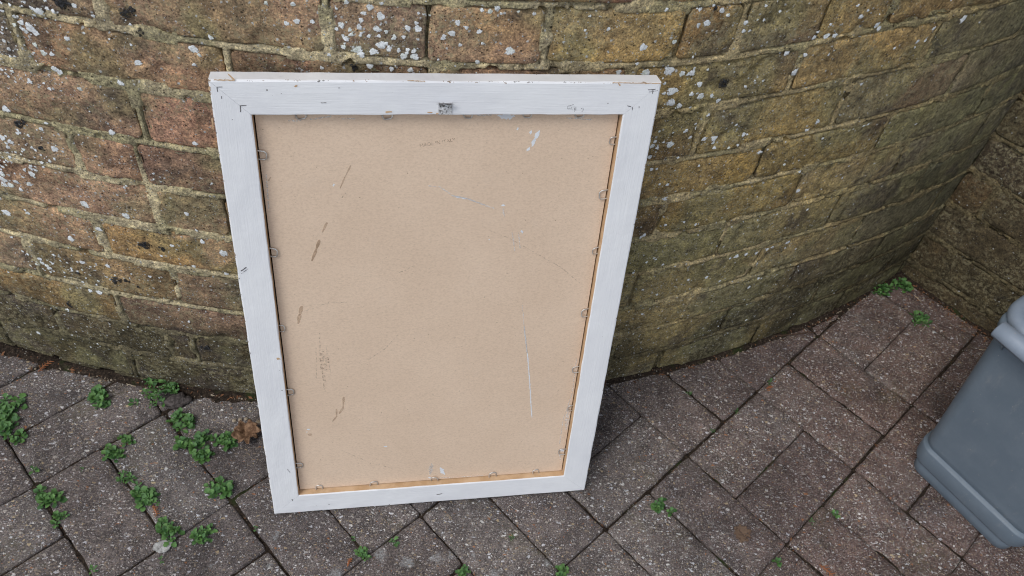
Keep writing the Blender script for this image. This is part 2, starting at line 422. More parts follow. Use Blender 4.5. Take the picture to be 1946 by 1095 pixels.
# brick colours seen in the photograph: course -> [(upper limit along the wall, sRGB)]
BC = {9: [(-.127,(100,82,76)),(.078,(98,88,84)),(.292,(128,104,80)),(.389,(100,84,76)),(.51,(128,102,82)),(.657,(138,116,68)),(.725,(128,96,54)),(.829,(118,96,72)),(.926,(132,108,64)),(1.125,(130,104,62)),(9,(96,86,66))],
      8: [(-.017,(96,90,92)),(.191,(134,98,76)),(.395,(98,72,58)),(.61,(112,84,64)),(.82,(112,94,62)),(1.022,(134,110,66)),(9,(92,90,66))],
      7: [(.086,(140,110,92)),(.30,(128,84,76)),(.51,(120,90,66)),(.719,(98,80,50)),(.919,(122,104,58)),(1.125,(106,88,70)),(9,(90,84,74))],
      6: [(-.21,(120,92,82)),(-.002,(108,92,86)),(.071,(106,82,68)),(.275,(98,72,62)),(.62,(124,96,62)),(.825,(132,108,60)),(1.024,(120,102,54)),(9,(84,88,64))],
      5: [(-.13,(128,104,88)),(.074,(140,110,92)),(.157,(94,84,62)),(.36,(110,86,60)),(.705,(98,80,48)),(.91,(124,106,54)),(1.104,(118,106,76)),(9,(104,92,66))],
      4: [(-.01,(138,114,84)),(.19,(124,96,62)),(.61,(118,94,62)),(.816,(100,94,52)),(1.01,(122,112,72)),(9,(88,86,56))],
      3: [(-.12,(122,100,86)),(.07,(118,96,62)),(.28,(124,100,80)),(.70,(108,90,60)),(.899,(116,104,62)),(1.102,(108,98,66)),(9,(84,82,64))],
      2: [(-.022,(116,92,60)),(.18,(120,90,80)),(.60,(110,92,62)),(.802,(112,98,60)),(.996,(96,86,56)),(9,(84,78,58))],
      1: [(.032,(84,70,56)),(.069,(92,74,64)),(.28,(88,66,58)),(.697,(92,80,58)),(.891,(82,76,54)),(9,(72,68,52))],
      0: [(9,(84,78,54))]}
KB = 1.72
def soft(q, k=.50):
    m = (120, 108, 90); return tuple(a*(1-k)+c*k for a, c in zip(q, m))
def bcol(c, s):
    for lim, q in BC.get(c, []):
        if s < lim: return lin(*soft(q), KB)
    return lin(*R_.choice([(128,100,72),(108,84,66),(138,108,60),(118,84,66),(100,92,74)]), KB)
def bio(col, s, z, mortar=False):
    """damp algae and soil splash that grow on the wall, by place"""
    n1 = fbm(s, z, 9, 5); n2 = fbm(s, z, 34, 9)
    col = np.array(col) * np.ones((len(s), 3))
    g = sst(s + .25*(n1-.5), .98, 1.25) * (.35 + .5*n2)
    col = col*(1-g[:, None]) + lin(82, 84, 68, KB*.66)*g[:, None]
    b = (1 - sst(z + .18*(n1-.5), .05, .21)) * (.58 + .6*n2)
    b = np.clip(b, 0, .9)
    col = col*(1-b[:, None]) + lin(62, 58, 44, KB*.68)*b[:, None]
    y = sst(n1, .5, .68) * sst(s, .45, .8) * (1 - sst(s, 1.05, 1.25)) * .45
    col = col*(1-y[:, None]) + lin(134, 120, 82, KB)*y[:, None]
    if not mortar:
        gq = sst(fbm(s, z, 13, 71), .50, .66) * .5
        col = col*(1-gq[:, None]) + lin(106, 104, 78, KB)*gq[:, None]
        dq = sst(fbm(s, z, 17, 83, 4), .56, .68) * sst(fbm(s, z, 120, 84), .30, .55) * .62
        col = col*(1-dq[:, None]) + lin(64, 58, 56, KB)*dq[:, None]
        pq = sst(fbm(s, z, 15, 93), .54, .70) * .36 * (1 - sst(s, .35, .7)) * sst(z, .16, .32)
        col = col*(1-pq[:, None]) + lin(158, 126, 108, KB)*pq[:, None]
    return col
def spk(s, z):
    n = fbm(s, z, 11, 21)
    v = .62*(1-sst(s, -.02, .14))*sst(z, .12, .4)*sst(n, .4, .62)
    v = np.maximum(v, .75*sst(s, .24, .30)*(1-sst(s, .34, .42))*sst(z, .55, .62))
    v = np.maximum(v, .6*sst(s, .56, .62)*(1-sst(s, .72, .9))*sst(z, .28, .4)*sst(n, .32, .6))
    v = np.maximum(v, .30*(1-sst(s, .95, 1.15)))
    v = np.maximum(v, .28*(1-sst(z, .05, .3)))
    return v * (1 - .8*sst(s, 1.0, 1.2)) * (.55 + .6*n)

garden_wall = empty('garden_wall', (.1, .68, 0))
tag(garden_wall, 'long curved brick wall bulging forward, weathered ochre bricks dotted with white lichen, behind the frame', 'wall')
def wloc(P): return P - np.array([.1, .68, 0])

def surf(s, z): return .0007*(fbm(s, z, 38, 3)-.5)*2 + .0011*(fbm(s, z, 150, 4, 2)-.5)*2
def cellrect(c, i):
    l = PERP[c]; a, ta = l[i]; b, tb = l[i+1]
    jb = .0095
    return (a + (TH if ta else .0088)/2, b - (TH if tb else .0088)/2, BEDS[c] + jb/2, BEDS[c+1] - jb/2)
BOFF = {}
for c in range(18):
    for i in range(len(PERP[c]) - 1): BOFF[c, i] = R_.uniform(-.0006, .0014)
def brickmesh(place, rect, off, colf, spkf, dzf, fine=True, seed=0):
    s0, s1, z0, z1 = rect
    L = s1 - s0; Hh = z1 - z0
    k = .0055 if fine else .02
    us = np.r_[0, .0018, .0045, np.linspace(.009, L-.009, max(3, int(L/k))), L-.0045, L-.0018, L] if L > .03 else np.r_[0, .0018, .0045, L/2, L-.0045, L-.0018, L]
    vs = np.r_[0, .0018, .0045, np.linspace(.009, Hh-.009, max(3, int(Hh/k))), Hh-.0045, Hh-.0018, Hh]
    U, V = np.meshgrid(us, vs)
    e = np.minimum.reduce([U, L-U, V, Hh-V])
    s = s0 + U; z = z0 + V
    # worn corners and wandering edges
    cx = np.minimum(U, L-U); cy = np.minimum(V, Hh-V)
    rc = .006*(.4 + fbm(s, z, 30, 8))
    ins = np.clip(rc - np.hypot(np.clip(cx, 0, rc) - 0, np.clip(cy, 0, rc) - 0), 0, None)
    wx = .0020*(fbm(s, z, 60, 31)-.5); wz = .0022*(fbm(s, z, 45, 32)-.5)
    su = s + wx + np.where(U < L/2, 1, -1)*ins*.4; zu = z + wz + np.where(V < Hh/2, 1, -1)*ins*.4
    h = off + surf(s, z) - (.0010 + .0026*sst(fbm(s, z, 18, 15), .55, .7))*(1 - sst(e, 0, .0035 + .004*fbm(s, z, 40, 12)))
    # spalled patches
    h = h - .0030*sst(fbm(s, z, 26, 77 + seed), .68, .74)
    P = place(su, zu + dzf(su, zu), h)
    ny, nx = U.shape; P = P.reshape(-1, 3); n = len(P)
    idx = np.arange(n).reshape(ny, nx)
    q = np.stack([idx[:-1, :-1], idx[:-1, 1:], idx[1:, 1:], idx[1:, :-1]], -1).reshape(-1, 4).tolist()
    ring = list(idx[0, :]) + list(idx[1:, -1]) + list(idx[-1, -2::-1]) + list(idx[-2:0, 0])
    back = place(su.ravel()[ring], (zu + dzf(su, zu)).ravel()[ring], np.full(len(ring), -.03))
    P = np.r_[P, back]; m = len(ring)
    for a in range(m):
        b = (a+1) % m; q.append([int(ring[b]), int(ring[a]), n+a, n+b])
    q.append([n+a for a in range(m)][::-1])
    sa = np.r_[su.ravel(), su.ravel()[ring]]; za = np.r_[zu.ravel(), zu.ravel()[ring]]
    return P, q, colf(sa, za), spkf(sa, za)
for c in range(18):
    for i in range(len(PERP[c]) - 1):
        r_ = cellrect(c, i)
        if r_[0] > 1.5: continue
        base = bcol(c, (r_[0]+r_[1])/2) * R_.uniform(.94, 1.06); sec = base * np.array(R_.choice([(.68,.66,.70),(1.25,1.18,1.05),(.80,.74,.74),(1.12,1.08,.90),(.74,.74,.72)]))
        sd_ = R_.randint(0, 90)
        def cf(s, z, base=base, sec=sec, sd_=sd_):
            m = sst(fbm(s, z, 15, sd_), .4, .64)[:, None]
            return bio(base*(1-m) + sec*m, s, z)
        P, q, cc, sp = brickmesh(W3, r_, BOFF[c, i], cf, spk, dz, c < 11, c*13+i)
        meshobj('brick', wloc(P), q, M_BRICK, garden_wall, True, {'Col': cc, 'spk': sp})

def coping(name, place, s0, s1, parent, tr, z0):
    V_, F_ = [], []; ss = np.arange(s0, s1, .05)
    for s in ss:
        for h, z in ((.018, z0), (.018, z0+.055), (.010, z0+.062), (-.23, z0+.062), (-.23, -.02), (-.21, -.02), (-.21, z0)): V_.append(place(s, z, h))
    for k in range(len(ss)-1): F_ += [(k*7+a, k*7+(a+1) % 7, (k+1)*7+(a+1) % 7, (k+1)*7+a) for a in range(7)]
    V_ = np.array(V_); n = len(V_)
    meshobj(name, tr(V_), F_, M_BRICK, parent, False, {'Col': lin(118, 104, 82, KB) * np.ones((n, 3)), 'spk': np.full(n, .3)})
coping('coping', W3, -.98, 1.44, garden_wall, wloc, BEDS[18]+.045)
# mortar: a continuous bed that wanders over the brick arrises, cracked away from them here and there
def signed(s, zc, perp, beds, thinv=TH):
    c = np.clip(np.searchsorted(beds, zc) - 1, 0, len(beds)-2)
    d = np.zeros_like(s); 
    for k in range(len(beds)-1):
        m = c == k
        if not m.any(): continue
        ps = np.array([p_[0] for p_ in perp[k]]); tt = np.array([(thinv if p_[1] else .0088) for p_ in perp[k]])
        i = np.clip(np.searchsorted(ps, s[m]) - 1, 0, len(ps)-2)
        dx = np.maximum(ps[i] + tt[i]/2 - s[m], s[m] - (ps[i+1] - tt[i+1]/2))
        dy = np.maximum(beds[k] + .00475 - zc[m], zc[m] - (beds[k+1] - .00475))
        d[m] = np.maximum(dx, dy)
    return d
def mortar(place, s0, s1, z0, z1, st, perp, beds, dzf, colf, spkf, parent, tr, sd_=0):
    V_, F_, C_, K_ = [], [], [], []; base = 0
    for (a0, a1, b0, b1, g) in st:
        s_ = np.arange(a0, a1 + g*.5, g); z_ = np.arange(b0, b1 + g*.5, g)
        SS, ZZ = np.meshgrid(s_, z_); s = SS.ravel(); z = ZZ.ravel()
        w1 = .0020*(fbm(s, z, 60, 31)-.5); w2 = .0022*(fbm(s, z, 45, 32)-.5)
        d = signed(s - w1, z - w2, perp, beds)
        h = -.0001 + .0022*(fbm(s, z, 70, 41+sd_, 4)-.5)*2*.8 + .0016*(fbm(s, z, 260, 42+sd_, 2)-.5)
        h += .0014*sst(fbm(s, z, 16, 44+sd_), .5, .7)
        crk = sst(fbm(s, z, 22, 47+sd_) + .05*sst(s, .4, .7), .47, .53)
        h -= .012*crk*sst(d, -.0028, -.0012)*(1-sst(d, .0002, .0014))
        h -= .006*sst(fbm(s, z, 48, 53+sd_), .70, .75)
        h = np.where(d < -.0016, h - .004*sst(-d, .0016, .0045), h)
        P = place(s, z + dzf(s, z), h)
        ny, nx = SS.shape; idx = np.arange(len(s)).reshape(ny, nx)
        keep = np.minimum.reduce([-d.reshape(ny, nx)[:-1, :-1], -d.reshape(ny, nx)[1:, 1:], -d.reshape(ny, nx)[:-1, 1:], -d.reshape(ny, nx)[1:, :-1]]) < .006
        q = np.stack([idx[:-1, :-1], idx[:-1, 1:], idx[1:, 1:], idx[1:, :-1]], -1)[keep]
        V_.append(P); F_.append(q + base); base += len(P); C_.append(colf(s, z)); K_.append(spkf(s, z)*.6)
    V_ = np.concatenate(V_); F_ = np.concatenate(F_); C_ = np.concatenate(C_); K_ = np.concatenate(K_)
    used = np.unique(F_); mp = np.zeros(len(V_), int); mp[used] = np.arange(len(used))
    return meshobj('mortar', tr(V_[used]), mp[F_], M_MORTAR, parent, True, {'Col': C_[used], 'spk': K_[used]})
def mcol(s, z):
    n = fbm(s, z, 20, 61)[:, None]
    c = lin(170, 159, 134, KB)*(1-n) + lin(130, 123, 102, KB)*n
    d = sst(s, .8, 1.1)[:, None]*.5; c = c*(1-d) + lin(116, 102, 74, KB)*d
    e = (sst(s, .5, .7)*.45)[:, None]; c = c*(1-e) + lin(126, 108, 70, KB)*e
    gm = (sst(fbm(s, z, 24, 66), .45, .65)*.55)[:, None]; c = c*(1-gm) + lin(112, 110, 86, KB)*gm
    lo = (1-sst(z + .03*(fbm(s, z, 20, 3)-.5), .03, .075))[:, None]*.8
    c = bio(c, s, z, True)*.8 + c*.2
    return c*(1-lo) + lin(64, 60, 46, KB*.7)*lo
mortar(W3, 0, 0, 0, 0, [(-.32, 1.42, -.02, .75, .002), (-.94, -.318, -.02, .75, .006), (-.94, 1.42, .748, 1.25, .006)], PERP, BEDS, dz, mcol, spk, garden_wall, wloc)

# ------------------------------------------------------------------ lichen crusts and black moss cushions on that wall
LICHEN= [(0.053,0.65,0.0031),(0.264,0.658,0.0034),(0.254,0.655,0.0029),(0.237,0.675,0.0023),(0.262,0.676,0.0028),(0.179,0.632,0.003),(0.16,0.616,0.0048),(0.157,0.617,0.003),(0.004,0.589,0.0039),(0.013,0.589,0.0026),(0.034,0.61,0.0032),(0.1,0.592,0.0038),(0.157,0.598,0.0024),(0.076,0.565,0.0039),(0.01,0.571,0.004),(0.014,0.568,0.004),(-0.065,0.505,0.005),(0.049,0.496,0.0041),(-0.026,0.458,0.005),(0.139,0.494,0.0033),(-0.068,0.411,0.0045),(-0.066,0.42,0.003),(-0.015,0.375,0.006),(0.043,0.414,0.0021),(0.03,0.55,0.0027),(-0.032,0.485,0.0028),(-0.023,0.55,0.0034),(0.0,0.615,0.0045),(0.003,0.612,0.0039),(-0.001,0.619,0.0039),(0.015,0.637,0.0051),(-0.008,0.621,0.0033),(-0.006,0.611,0.0026),(-0.002,0.597,0.0026),(-0.016,0.617,0.0026),(-0.008,0.613,0.0026),(-0.127,0.333,0.0056),(-0.097,0.34,0.0032),(-0.008,0.335,0.0046),(-0.052,0.307,0.0047),(0.143,0.319,0.0059),(0.08,0.323,0.003),(0.12,0.337,0.0036),(-0.05,0.263,0.004),(-0.016,0.265,0.004),(0.101,0.289,0.003),(-0.043,0.206,0.005),(-0.055,0.206,0.0033),(-0.104,0.15,0.0035),(0.033,0.366,0.0052),(0.141,0.281,0.003),(0.109,0.382,0.0036),(0.116,0.355,0.0022),(-0.174,0.073,0.0038),(-0.11,0.393,0.0062),(-0.103,0.385,0.0046),(-0.112,0.383,0.0047),(-0.093,0.393,0.0038),(-0.091,0.381,0.0031),(-0.077,0.393,0.0038),(-0.108,0.402,0.0046),(-0.077,0.457,0.0037),(-0.085,0.461,0.0044),(-0.083,0.448,0.003),(-0.11,0.246,0.0033),(-0.104,0.242,0.0033),(-0.111,0.253,0.0033),(-0.102,0.238,0.0042),(-0.119,0.241,0.0025),(-0.094,0.25,0.0025),(0.312,0.682,0.0028),(0.334,0.678,0.0039),(0.345,0.683,0.0022),(0.328,0.671,0.0028),(0.344,0.669,0.0045),(0.306,0.657,0.0034),(0.325,0.663,0.0028),(0.323,0.656,0.0034),(0.34,0.655,0.004),(0.37,0.657,0.0034),(0.38,0.657,0.004),(0.378,0.663,0.0023),(0.31,0.642,0.0035),(0.357,0.647,0.0023),(0.366,0.647,0.0023),(0.344,0.637,0.0052),(0.321,0.63,0.0052),(0.324,0.625,0.0041),(0.336,0.629,0.0041),(0.366,0.625,0.0041),(0.377,0.625,0.0046),(0.376,0.632,0.0029),(0.37,0.633,0.0023),(0.38,0.645,0.0017),(0.307,0.633,0.0029),(0.418,0.666,0.0034),(0.413,0.654,0.004),(0.427,0.661,0.0023),(0.405,0.648,0.0029),(0.422,0.641,0.0023),(0.44,0.657,0.0029),(0.441,0.68,0.0023),(0.449,0.679,0.0028),(0.456,0.682,0.0034),(0.46,0.677,0.0017),(0.473,0.635,0.0053),(0.441,0.621,0.0029),(0.444,0.644,0.0017),(0.493,0.677,0.0023),(0.477,0.679,0.0017),(0.573,0.659,0.0024),(0.616,0.636,0.0049),(0.65,0.641,0.0031),(0.631,0.679,0.0024),(0.626,0.605,0.005),(0.653,0.606,0.0069),(0.332,0.613,0.0041),(0.373,0.609,0.0035),(0.354,0.61,0.0029),(0.595,0.606,0.0037),(0.352,0.635,0.0029),(0.349,0.639,0.0023),(0.332,0.646,0.0023),(0.342,0.647,0.0023),(0.349,0.652,0.0023),(0.315,0.647,0.0023),(0.314,0.652,0.0023),(0.669,0.678,0.0024),(0.694,0.676,0.0037),(0.703,0.67,0.0025),(0.672,0.66,0.0031),(0.681,0.662,0.0043),(0.728,0.659,0.0032),(0.729,0.649,0.0026),(0.736,0.649,0.0019),(0.796,0.615,0.0041),(0.824,0.609,0.0028),(0.67,0.6,0.0038),(0.682,0.6,0.0045),(0.664,0.578,0.0064),(0.667,0.562,0.0059),(0.679,0.556,0.0039),(0.69,0.571,0.0033),(0.696,0.584,0.0039),(0.703,0.567,0.0046),(0.717,0.567,0.0033),(0.728,0.558,0.0034),(0.819,0.586,0.0049),(0.779,0.58,0.002),(0.721,0.539,0.0027),(0.663,0.547,0.0026),(0.89,0.503,0.0038),(0.878,0.492,0.003),(0.843,0.631,0.0041),(0.855,0.63,0.0035),(0.826,0.631,0.0034),(0.828,0.638,0.002),(0.842,0.646,0.0021),(0.766,0.518,0.0021),(0.767,0.582,0.0014),(0.757,0.575,0.002),(0.765,0.67,0.0019),(0.683,0.682,0.0018),(0.749,0.661,0.0019),(0.741,0.662,0.0013),(0.745,0.678,0.0019),(0.683,0.499,0.0054),(0.699,0.517,0.0034),(0.727,0.502,0.0035),(0.741,0.501,0.0049),(0.742,0.494,0.0028),(0.707,0.507,0.0027),(0.662,0.506,0.0027),(0.66,0.499,0.0034),(0.661,0.482,0.0034),(0.712,0.52,0.0027),(0.746,0.486,0.0028),(0.767,0.483,0.0021),(0.782,0.501,0.0036),(0.733,0.459,0.0021),(0.7,0.409,0.0043),(0.697,0.433,0.0028),(0.686,0.435,0.0021),(0.818,0.467,0.0037),(0.915,0.379,0.004),(0.9,0.418,0.0024),(0.687,0.344,0.003),(0.683,0.341,0.003),(0.761,0.351,0.0023),(0.714,0.359,0.0022),(0.741,0.36,0.0023),(0.947,0.266,0.0043),(0.951,0.334,0.0025),(0.911,0.262,0.0034),(0.919,0.265,0.0034),(0.668,0.462,0.0028),(0.675,0.462,0.0021),(0.881,0.651,0.0035),(0.912,0.636,0.0043),(0.918,0.631,0.0036),(1.013,0.616,0.0031),(1.06,0.621,0.0056),(0.994,0.602,0.0031),(1.008,0.601,0.0023),(0.887,0.658,0.0021),(0.869,0.666,0.0021),(0.934,0.552,0.003),(0.858,0.605,0.0021),(0.978,0.478,0.0024),(0.985,0.479,0.0024),(0.912,0.472,0.0023),(0.856,0.264,0.0042),(0.845,0.263,0.0025),(0.873,0.263,0.0034),(0.892,0.26,0.0034),(0.817,0.228,0.0034),(0.908,0.18,0.0036),(0.788,0.186,0.0034),(0.74,0.21,0.0025),(0.713,0.227,0.0024),(0.704,0.288,0.0023),(0.717,0.291,0.0023),(0.732,0.277,0.0024),(0.713,0.295,0.0023),(0.688,0.27,0.0023),(0.701,0.112,0.0043),(0.845,0.212,0.0026),(0.785,0.232,0.0025),(0.921,0.195,0.0027),(0.726,0.169,0.0025)]
MOSS= [(0.041,0.651,0.0075),(0.102,0.648,0.0055),(-0.057,0.485,0.0057),(-0.042,0.456,0.0036),(-0.05,0.491,0.0043),(0.045,0.316,0.0076),(0.067,0.314,0.0038),(-0.011,0.24,0.0065),(0.002,0.241,0.0032),(-0.097,0.166,0.0043),(0.087,0.111,0.0059),(-0.062,0.238,0.0033),(0.727,0.583,0.0079),(0.317,0.608,0.0041),(0.686,0.679,0.0031),(0.016,0.231,0.0024),(0.111,0.63,0.0049),(0.108,0.653,0.0042)]
WEEDS= [(-0.703,0.598,0.0218),(-0.696,0.573,0.018),(-0.672,0.553,0.0142),(-0.589,0.633,0.0221),(-0.507,0.663,0.0367),(-0.455,0.617,0.0204),(-0.428,0.593,0.0234),(-0.405,0.571,0.0148),(-0.383,0.596,0.0182),(-0.527,0.551,0.0152),(-0.522,0.571,0.0145),(-0.494,0.519,0.0133),(-0.473,0.508,0.0091),(-0.457,0.487,0.0195),(-0.583,0.468,0.0185),(-0.555,0.444,0.0116),(-0.41,0.451,0.0167),(-0.364,0.456,0.0158),(-0.363,0.524,0.0201),(-0.622,0.509,0.0078),(-0.482,0.385,0.0088),(-0.558,0.52,0.0051),(-0.143,0.463,0.0114),(-0.109,0.486,0.0099),(-0.006,0.459,0.0106),(0.054,0.519,0.0062),(0.128,0.481,0.0115),(0.263,0.605,0.0146),(0.281,0.596,0.0089),(0.532,0.636,0.0078),(0.494,0.617,0.0077),(0.434,0.546,0.0091),(0.314,0.814,0.0062),(0.392,0.794,0.0062),(0.453,0.864,0.0074),(0.351,0.75,0.0044),(0.69,1.124,0.0239),(0.728,1.142,0.0187),(0.749,1.06,0.0204),(-0.403,0.412,0.0055),(-0.297,0.475,0.0047),(-0.163,0.482,0.0038)]
PSTAINS= [(-0.082,0.461,0.0167),(-0.12,0.466,0.0168),(-0.044,0.473,0.0152),(-0.024,0.482,0.0107),(0.005,0.484,0.0092),(0.037,0.464,0.0137),(0.059,0.465,0.0106),(-0.269,0.47,0.0125),(-0.264,0.428,0.0108),(-0.172,0.43,0.0152),(0.108,0.492,0.0108),(0.252,0.534,0.0095),(-0.206,0.422,0.0091),(-0.65,0.671,0.011),(-0.435,0.537,0.0074)]
MISC= [(-0.353,0.614,0.0216),(0.387,0.581,0.0207),(-0.408,0.431,0.0159),(-0.476,0.653,0.0208),(-0.381,0.635,0.0042),(-0.373,0.638,0.0034),(-0.365,0.641,0.0034),(-0.346,0.639,0.0042),(-0.689,0.676,0.0111),(0.45,0.852,0.013),(-0.16,0.448,0.0061),(0.506,0.544,0.0152),(0.484,0.549,0.0067)]
TWIGS= [[(0.468,0.967,0.001),(0.497,0.974,0.001),(0.546,0.991,0.001),(0.599,1.032,0.001)],[(0.53,1.016,0.001),(0.56,1.031,0.001),(0.58,1.047,0.001)],[(0.751,1.121,0.0011),(0.761,1.104,0.0011)],[(0.846,1.01,0.0011),(0.869,1.011,0.0011)],[(0.602,1.052,0.001),(0.591,1.042,0.001)],[(-0.543,0.666,0.0009),(-0.558,0.667,0.0009)]]
CLIP_T= [(-0.1407,0.5975),(-0.0566,0.5969),(0.0255,0.5968),(0.0871,0.5968),(0.1418,0.5962)]
CLIP_R= [(0.1855,0.5662),(0.1846,0.4998),(0.184,0.4236),(0.184,0.3304),(0.1835,0.2354),(0.1848,0.1649),(0.1827,0.0782)]
CLIP_L= [(-0.1859,0.5527),(-0.1829,0.4338),(-0.1832,0.3255),(-0.1841,0.2228),(-0.184,0.0876)]
CLIP_B= [(-0.1585,0.0341),(-0.0844,0.0402),(0.0006,0.0386),(0.0833,0.0363),(0.1462,0.0363)]
HANG= [(0.0008,0.6085),(0.0006,0.6147)]
BMARK= [(-0.1528,0.5894,-0.1409,0.5898,0.00086,'w'),(-0.1318,0.591,-0.1113,0.594,0.00094,'w'),(-0.1009,0.5914,-0.0882,0.5914,0.00058,'w'),(-0.0947,0.5385,-0.1012,0.525,0.00086,'b'),(-0.1012,0.525,-0.1066,0.5121,0.00086,'b'),(-0.1013,0.5059,-0.1053,0.5006,0.00058,'g'),(-0.1229,0.4694,-0.1282,0.4575,0.0013,'b'),(-0.1324,0.4464,-0.137,0.4331,0.00158,'b'),(-0.137,0.4331,-0.1419,0.4201,0.00158,'b'),(-0.1135,0.5157,-0.1125,0.5157,0.00216,'W'),(-0.1801,0.5295,-0.181,0.5056,0.00072,'w'),(-0.181,0.5056,-0.1816,0.4889,0.00072,'w'),(-0.1761,0.5261,-0.1787,0.5219,0.00072,'b'),(0.101,0.5768,0.0976,0.5686,0.00245,'W'),(0.0972,0.5682,0.0949,0.5603,0.00259,'W'),(0.092,0.5579,0.0906,0.5541,0.00187,'W'),(0.0925,0.5778,0.092,0.5741,0.00144,'W'),(0.0783,0.5811,0.0776,0.5786,0.00072,'W'),(-0.0134,0.5134,-0.0015,0.5118,0.00086,'w'),(-0.0015,0.5118,0.0125,0.5007,0.00086,'w'),(0.0125,0.5007,0.03,0.4964,0.00086,'w'),(0.03,0.4964,0.0479,0.4879,0.00086,'w'),(0.0479,0.4879,0.0587,0.4836,0.00086,'w'),(0.0142,0.4999,0.0212,0.4982,0.0013,'W'),(0.0212,0.4982,0.0282,0.4964,0.0013,'W'),(0.0282,0.4964,0.0479,0.4884,0.0005,'W'),(0.067,0.4875,0.0706,0.487,0.00115,'W'),(0.0685,0.4844,0.0714,0.472,0.00115,'w'),(0.0918,0.4535,0.0935,0.4502,0.00144,'W'),(0.0815,0.4516,0.0866,0.4253,0.00072,'w'),(0.089,0.4503,0.0924,0.4295,0.00072,'w'),(0.0551,0.4545,0.0794,0.4431,0.00058,'g'),(0.0794,0.4431,0.1138,0.4199,0.00058,'g'),(0.1138,0.4199,0.1433,0.4007,0.00058,'g'),(0.1433,0.4007,0.1717,0.3738,0.00058,'g'),(0.0554,0.4421,0.0561,0.4418,0.00072,'W'),(-0.1321,0.4468,-0.1364,0.4346,0.00173,'b'),(-0.1364,0.4346,-0.1415,0.4212,0.00173,'b'),(-0.1579,0.3557,-0.1609,0.3442,0.00216,'b'),(-0.1609,0.3442,-0.1638,0.3313,0.00216,'b'),(-0.1576,0.3483,-0.1426,0.3539,0.00058,'g'),(-0.1426,0.3539,-0.1275,0.36,0.00058,'g'),(-0.1275,0.36,-0.1095,0.3597,0.00058,'g'),(-0.0469,0.3996,-0.0379,0.4033,0.00065,'g'),(-0.0379,0.4033,-0.0284,0.4101,0.00065,'g'),(-0.0841,0.2697,-0.0646,0.2849,0.00058,'g'),(-0.0646,0.2849,-0.0486,0.307,0.00058,'g'),(-0.1405,0.3146,-0.1417,0.2851,0.00079,'g'),(-0.1417,0.2851,-0.1404,0.2227,0.00079,'g'),(-0.1458,0.2923,-0.1489,0.243,0.00072,'g'),(-0.1339,0.2938,-0.1312,0.2514,0.00079,'g'),(-0.1387,0.2849,-0.1391,0.2495,0.00576,'g'),(-0.1389,0.2585,-0.1398,0.2199,0.00144,'g'),(-0.1174,0.2077,-0.1191,0.1887,0.00144,'b'),(-0.1191,0.1887,-0.1241,0.1793,0.00144,'b'),(-0.1275,0.1872,-0.1277,0.1742,0.00115,'b'),(-0.1277,0.1742,-0.1332,0.1658,0.00115,'b'),(-0.1666,0.1537,-0.1629,0.1534,0.00115,'W'),(-0.1677,0.1489,-0.1662,0.1487,0.00072,'W'),(-0.1651,0.1437,-0.162,0.1434,0.00216,'b'),(-0.0685,0.1119,-0.0647,0.1116,0.00101,'W'),(-0.1244,0.1103,-0.106,0.0955,0.00058,'g'),(-0.106,0.0955,-0.0873,0.0803,0.00058,'g'),(-0.0873,0.0803,-0.0728,0.0751,0.00058,'g'),(-0.0728,0.0751,-0.0582,0.0662,0.00058,'g'),(-0.0044,0.0692,-0.0058,0.0519,0.00288,'w'),(-0.0078,0.0432,-0.0048,0.0403,0.00144,'W'),(-0.1754,0.0328,-0.1622,0.0363,0.00086,'w'),(-0.1574,0.035,-0.1084,0.034,0.00108,'w'),(0.1018,0.345,0.1068,0.3112,0.00065,'w'),(0.1068,0.3112,0.1146,0.2668,0.00065,'w'),(0.1068,0.3112,0.1156,0.2607,0.00072,'W'),(0.1156,0.2607,0.1224,0.2137,0.00072,'W'),(0.1224,0.2137,0.1283,0.1674,0.00072,'W'),(0.1283,0.1674,0.1308,0.1503,0.00072,'W'),(0.0086,0.0605,0.0138,0.0469,0.00288,'W'),(-0.004,0.071,-0.0057,0.049,0.00252,'w'),(0.1806,0.2534,0.1822,0.1897,0.00072,'w'),(0.1822,0.1897,0.1752,0.143,0.00072,'w'),(0.1752,0.143,0.1756,0.0933,0.00072,'w'),(0.1804,0.1631,0.1814,0.1215,0.00288,'w'),(0.1794,0.0819,0.1824,0.0779,0.00288,'W'),(0.178,0.071,0.1806,0.0595,0.00108,'w'),(0.0065,0.0401,0.0699,0.0378,0.00072,'w'),(0.0572,0.5941,0.0723,0.5934,0.00324,'W'),(0.0348,0.5954,0.0496,0.5954,0.00108,'w'),(0.1288,0.5921,0.1554,0.5901,0.00072,'w')]
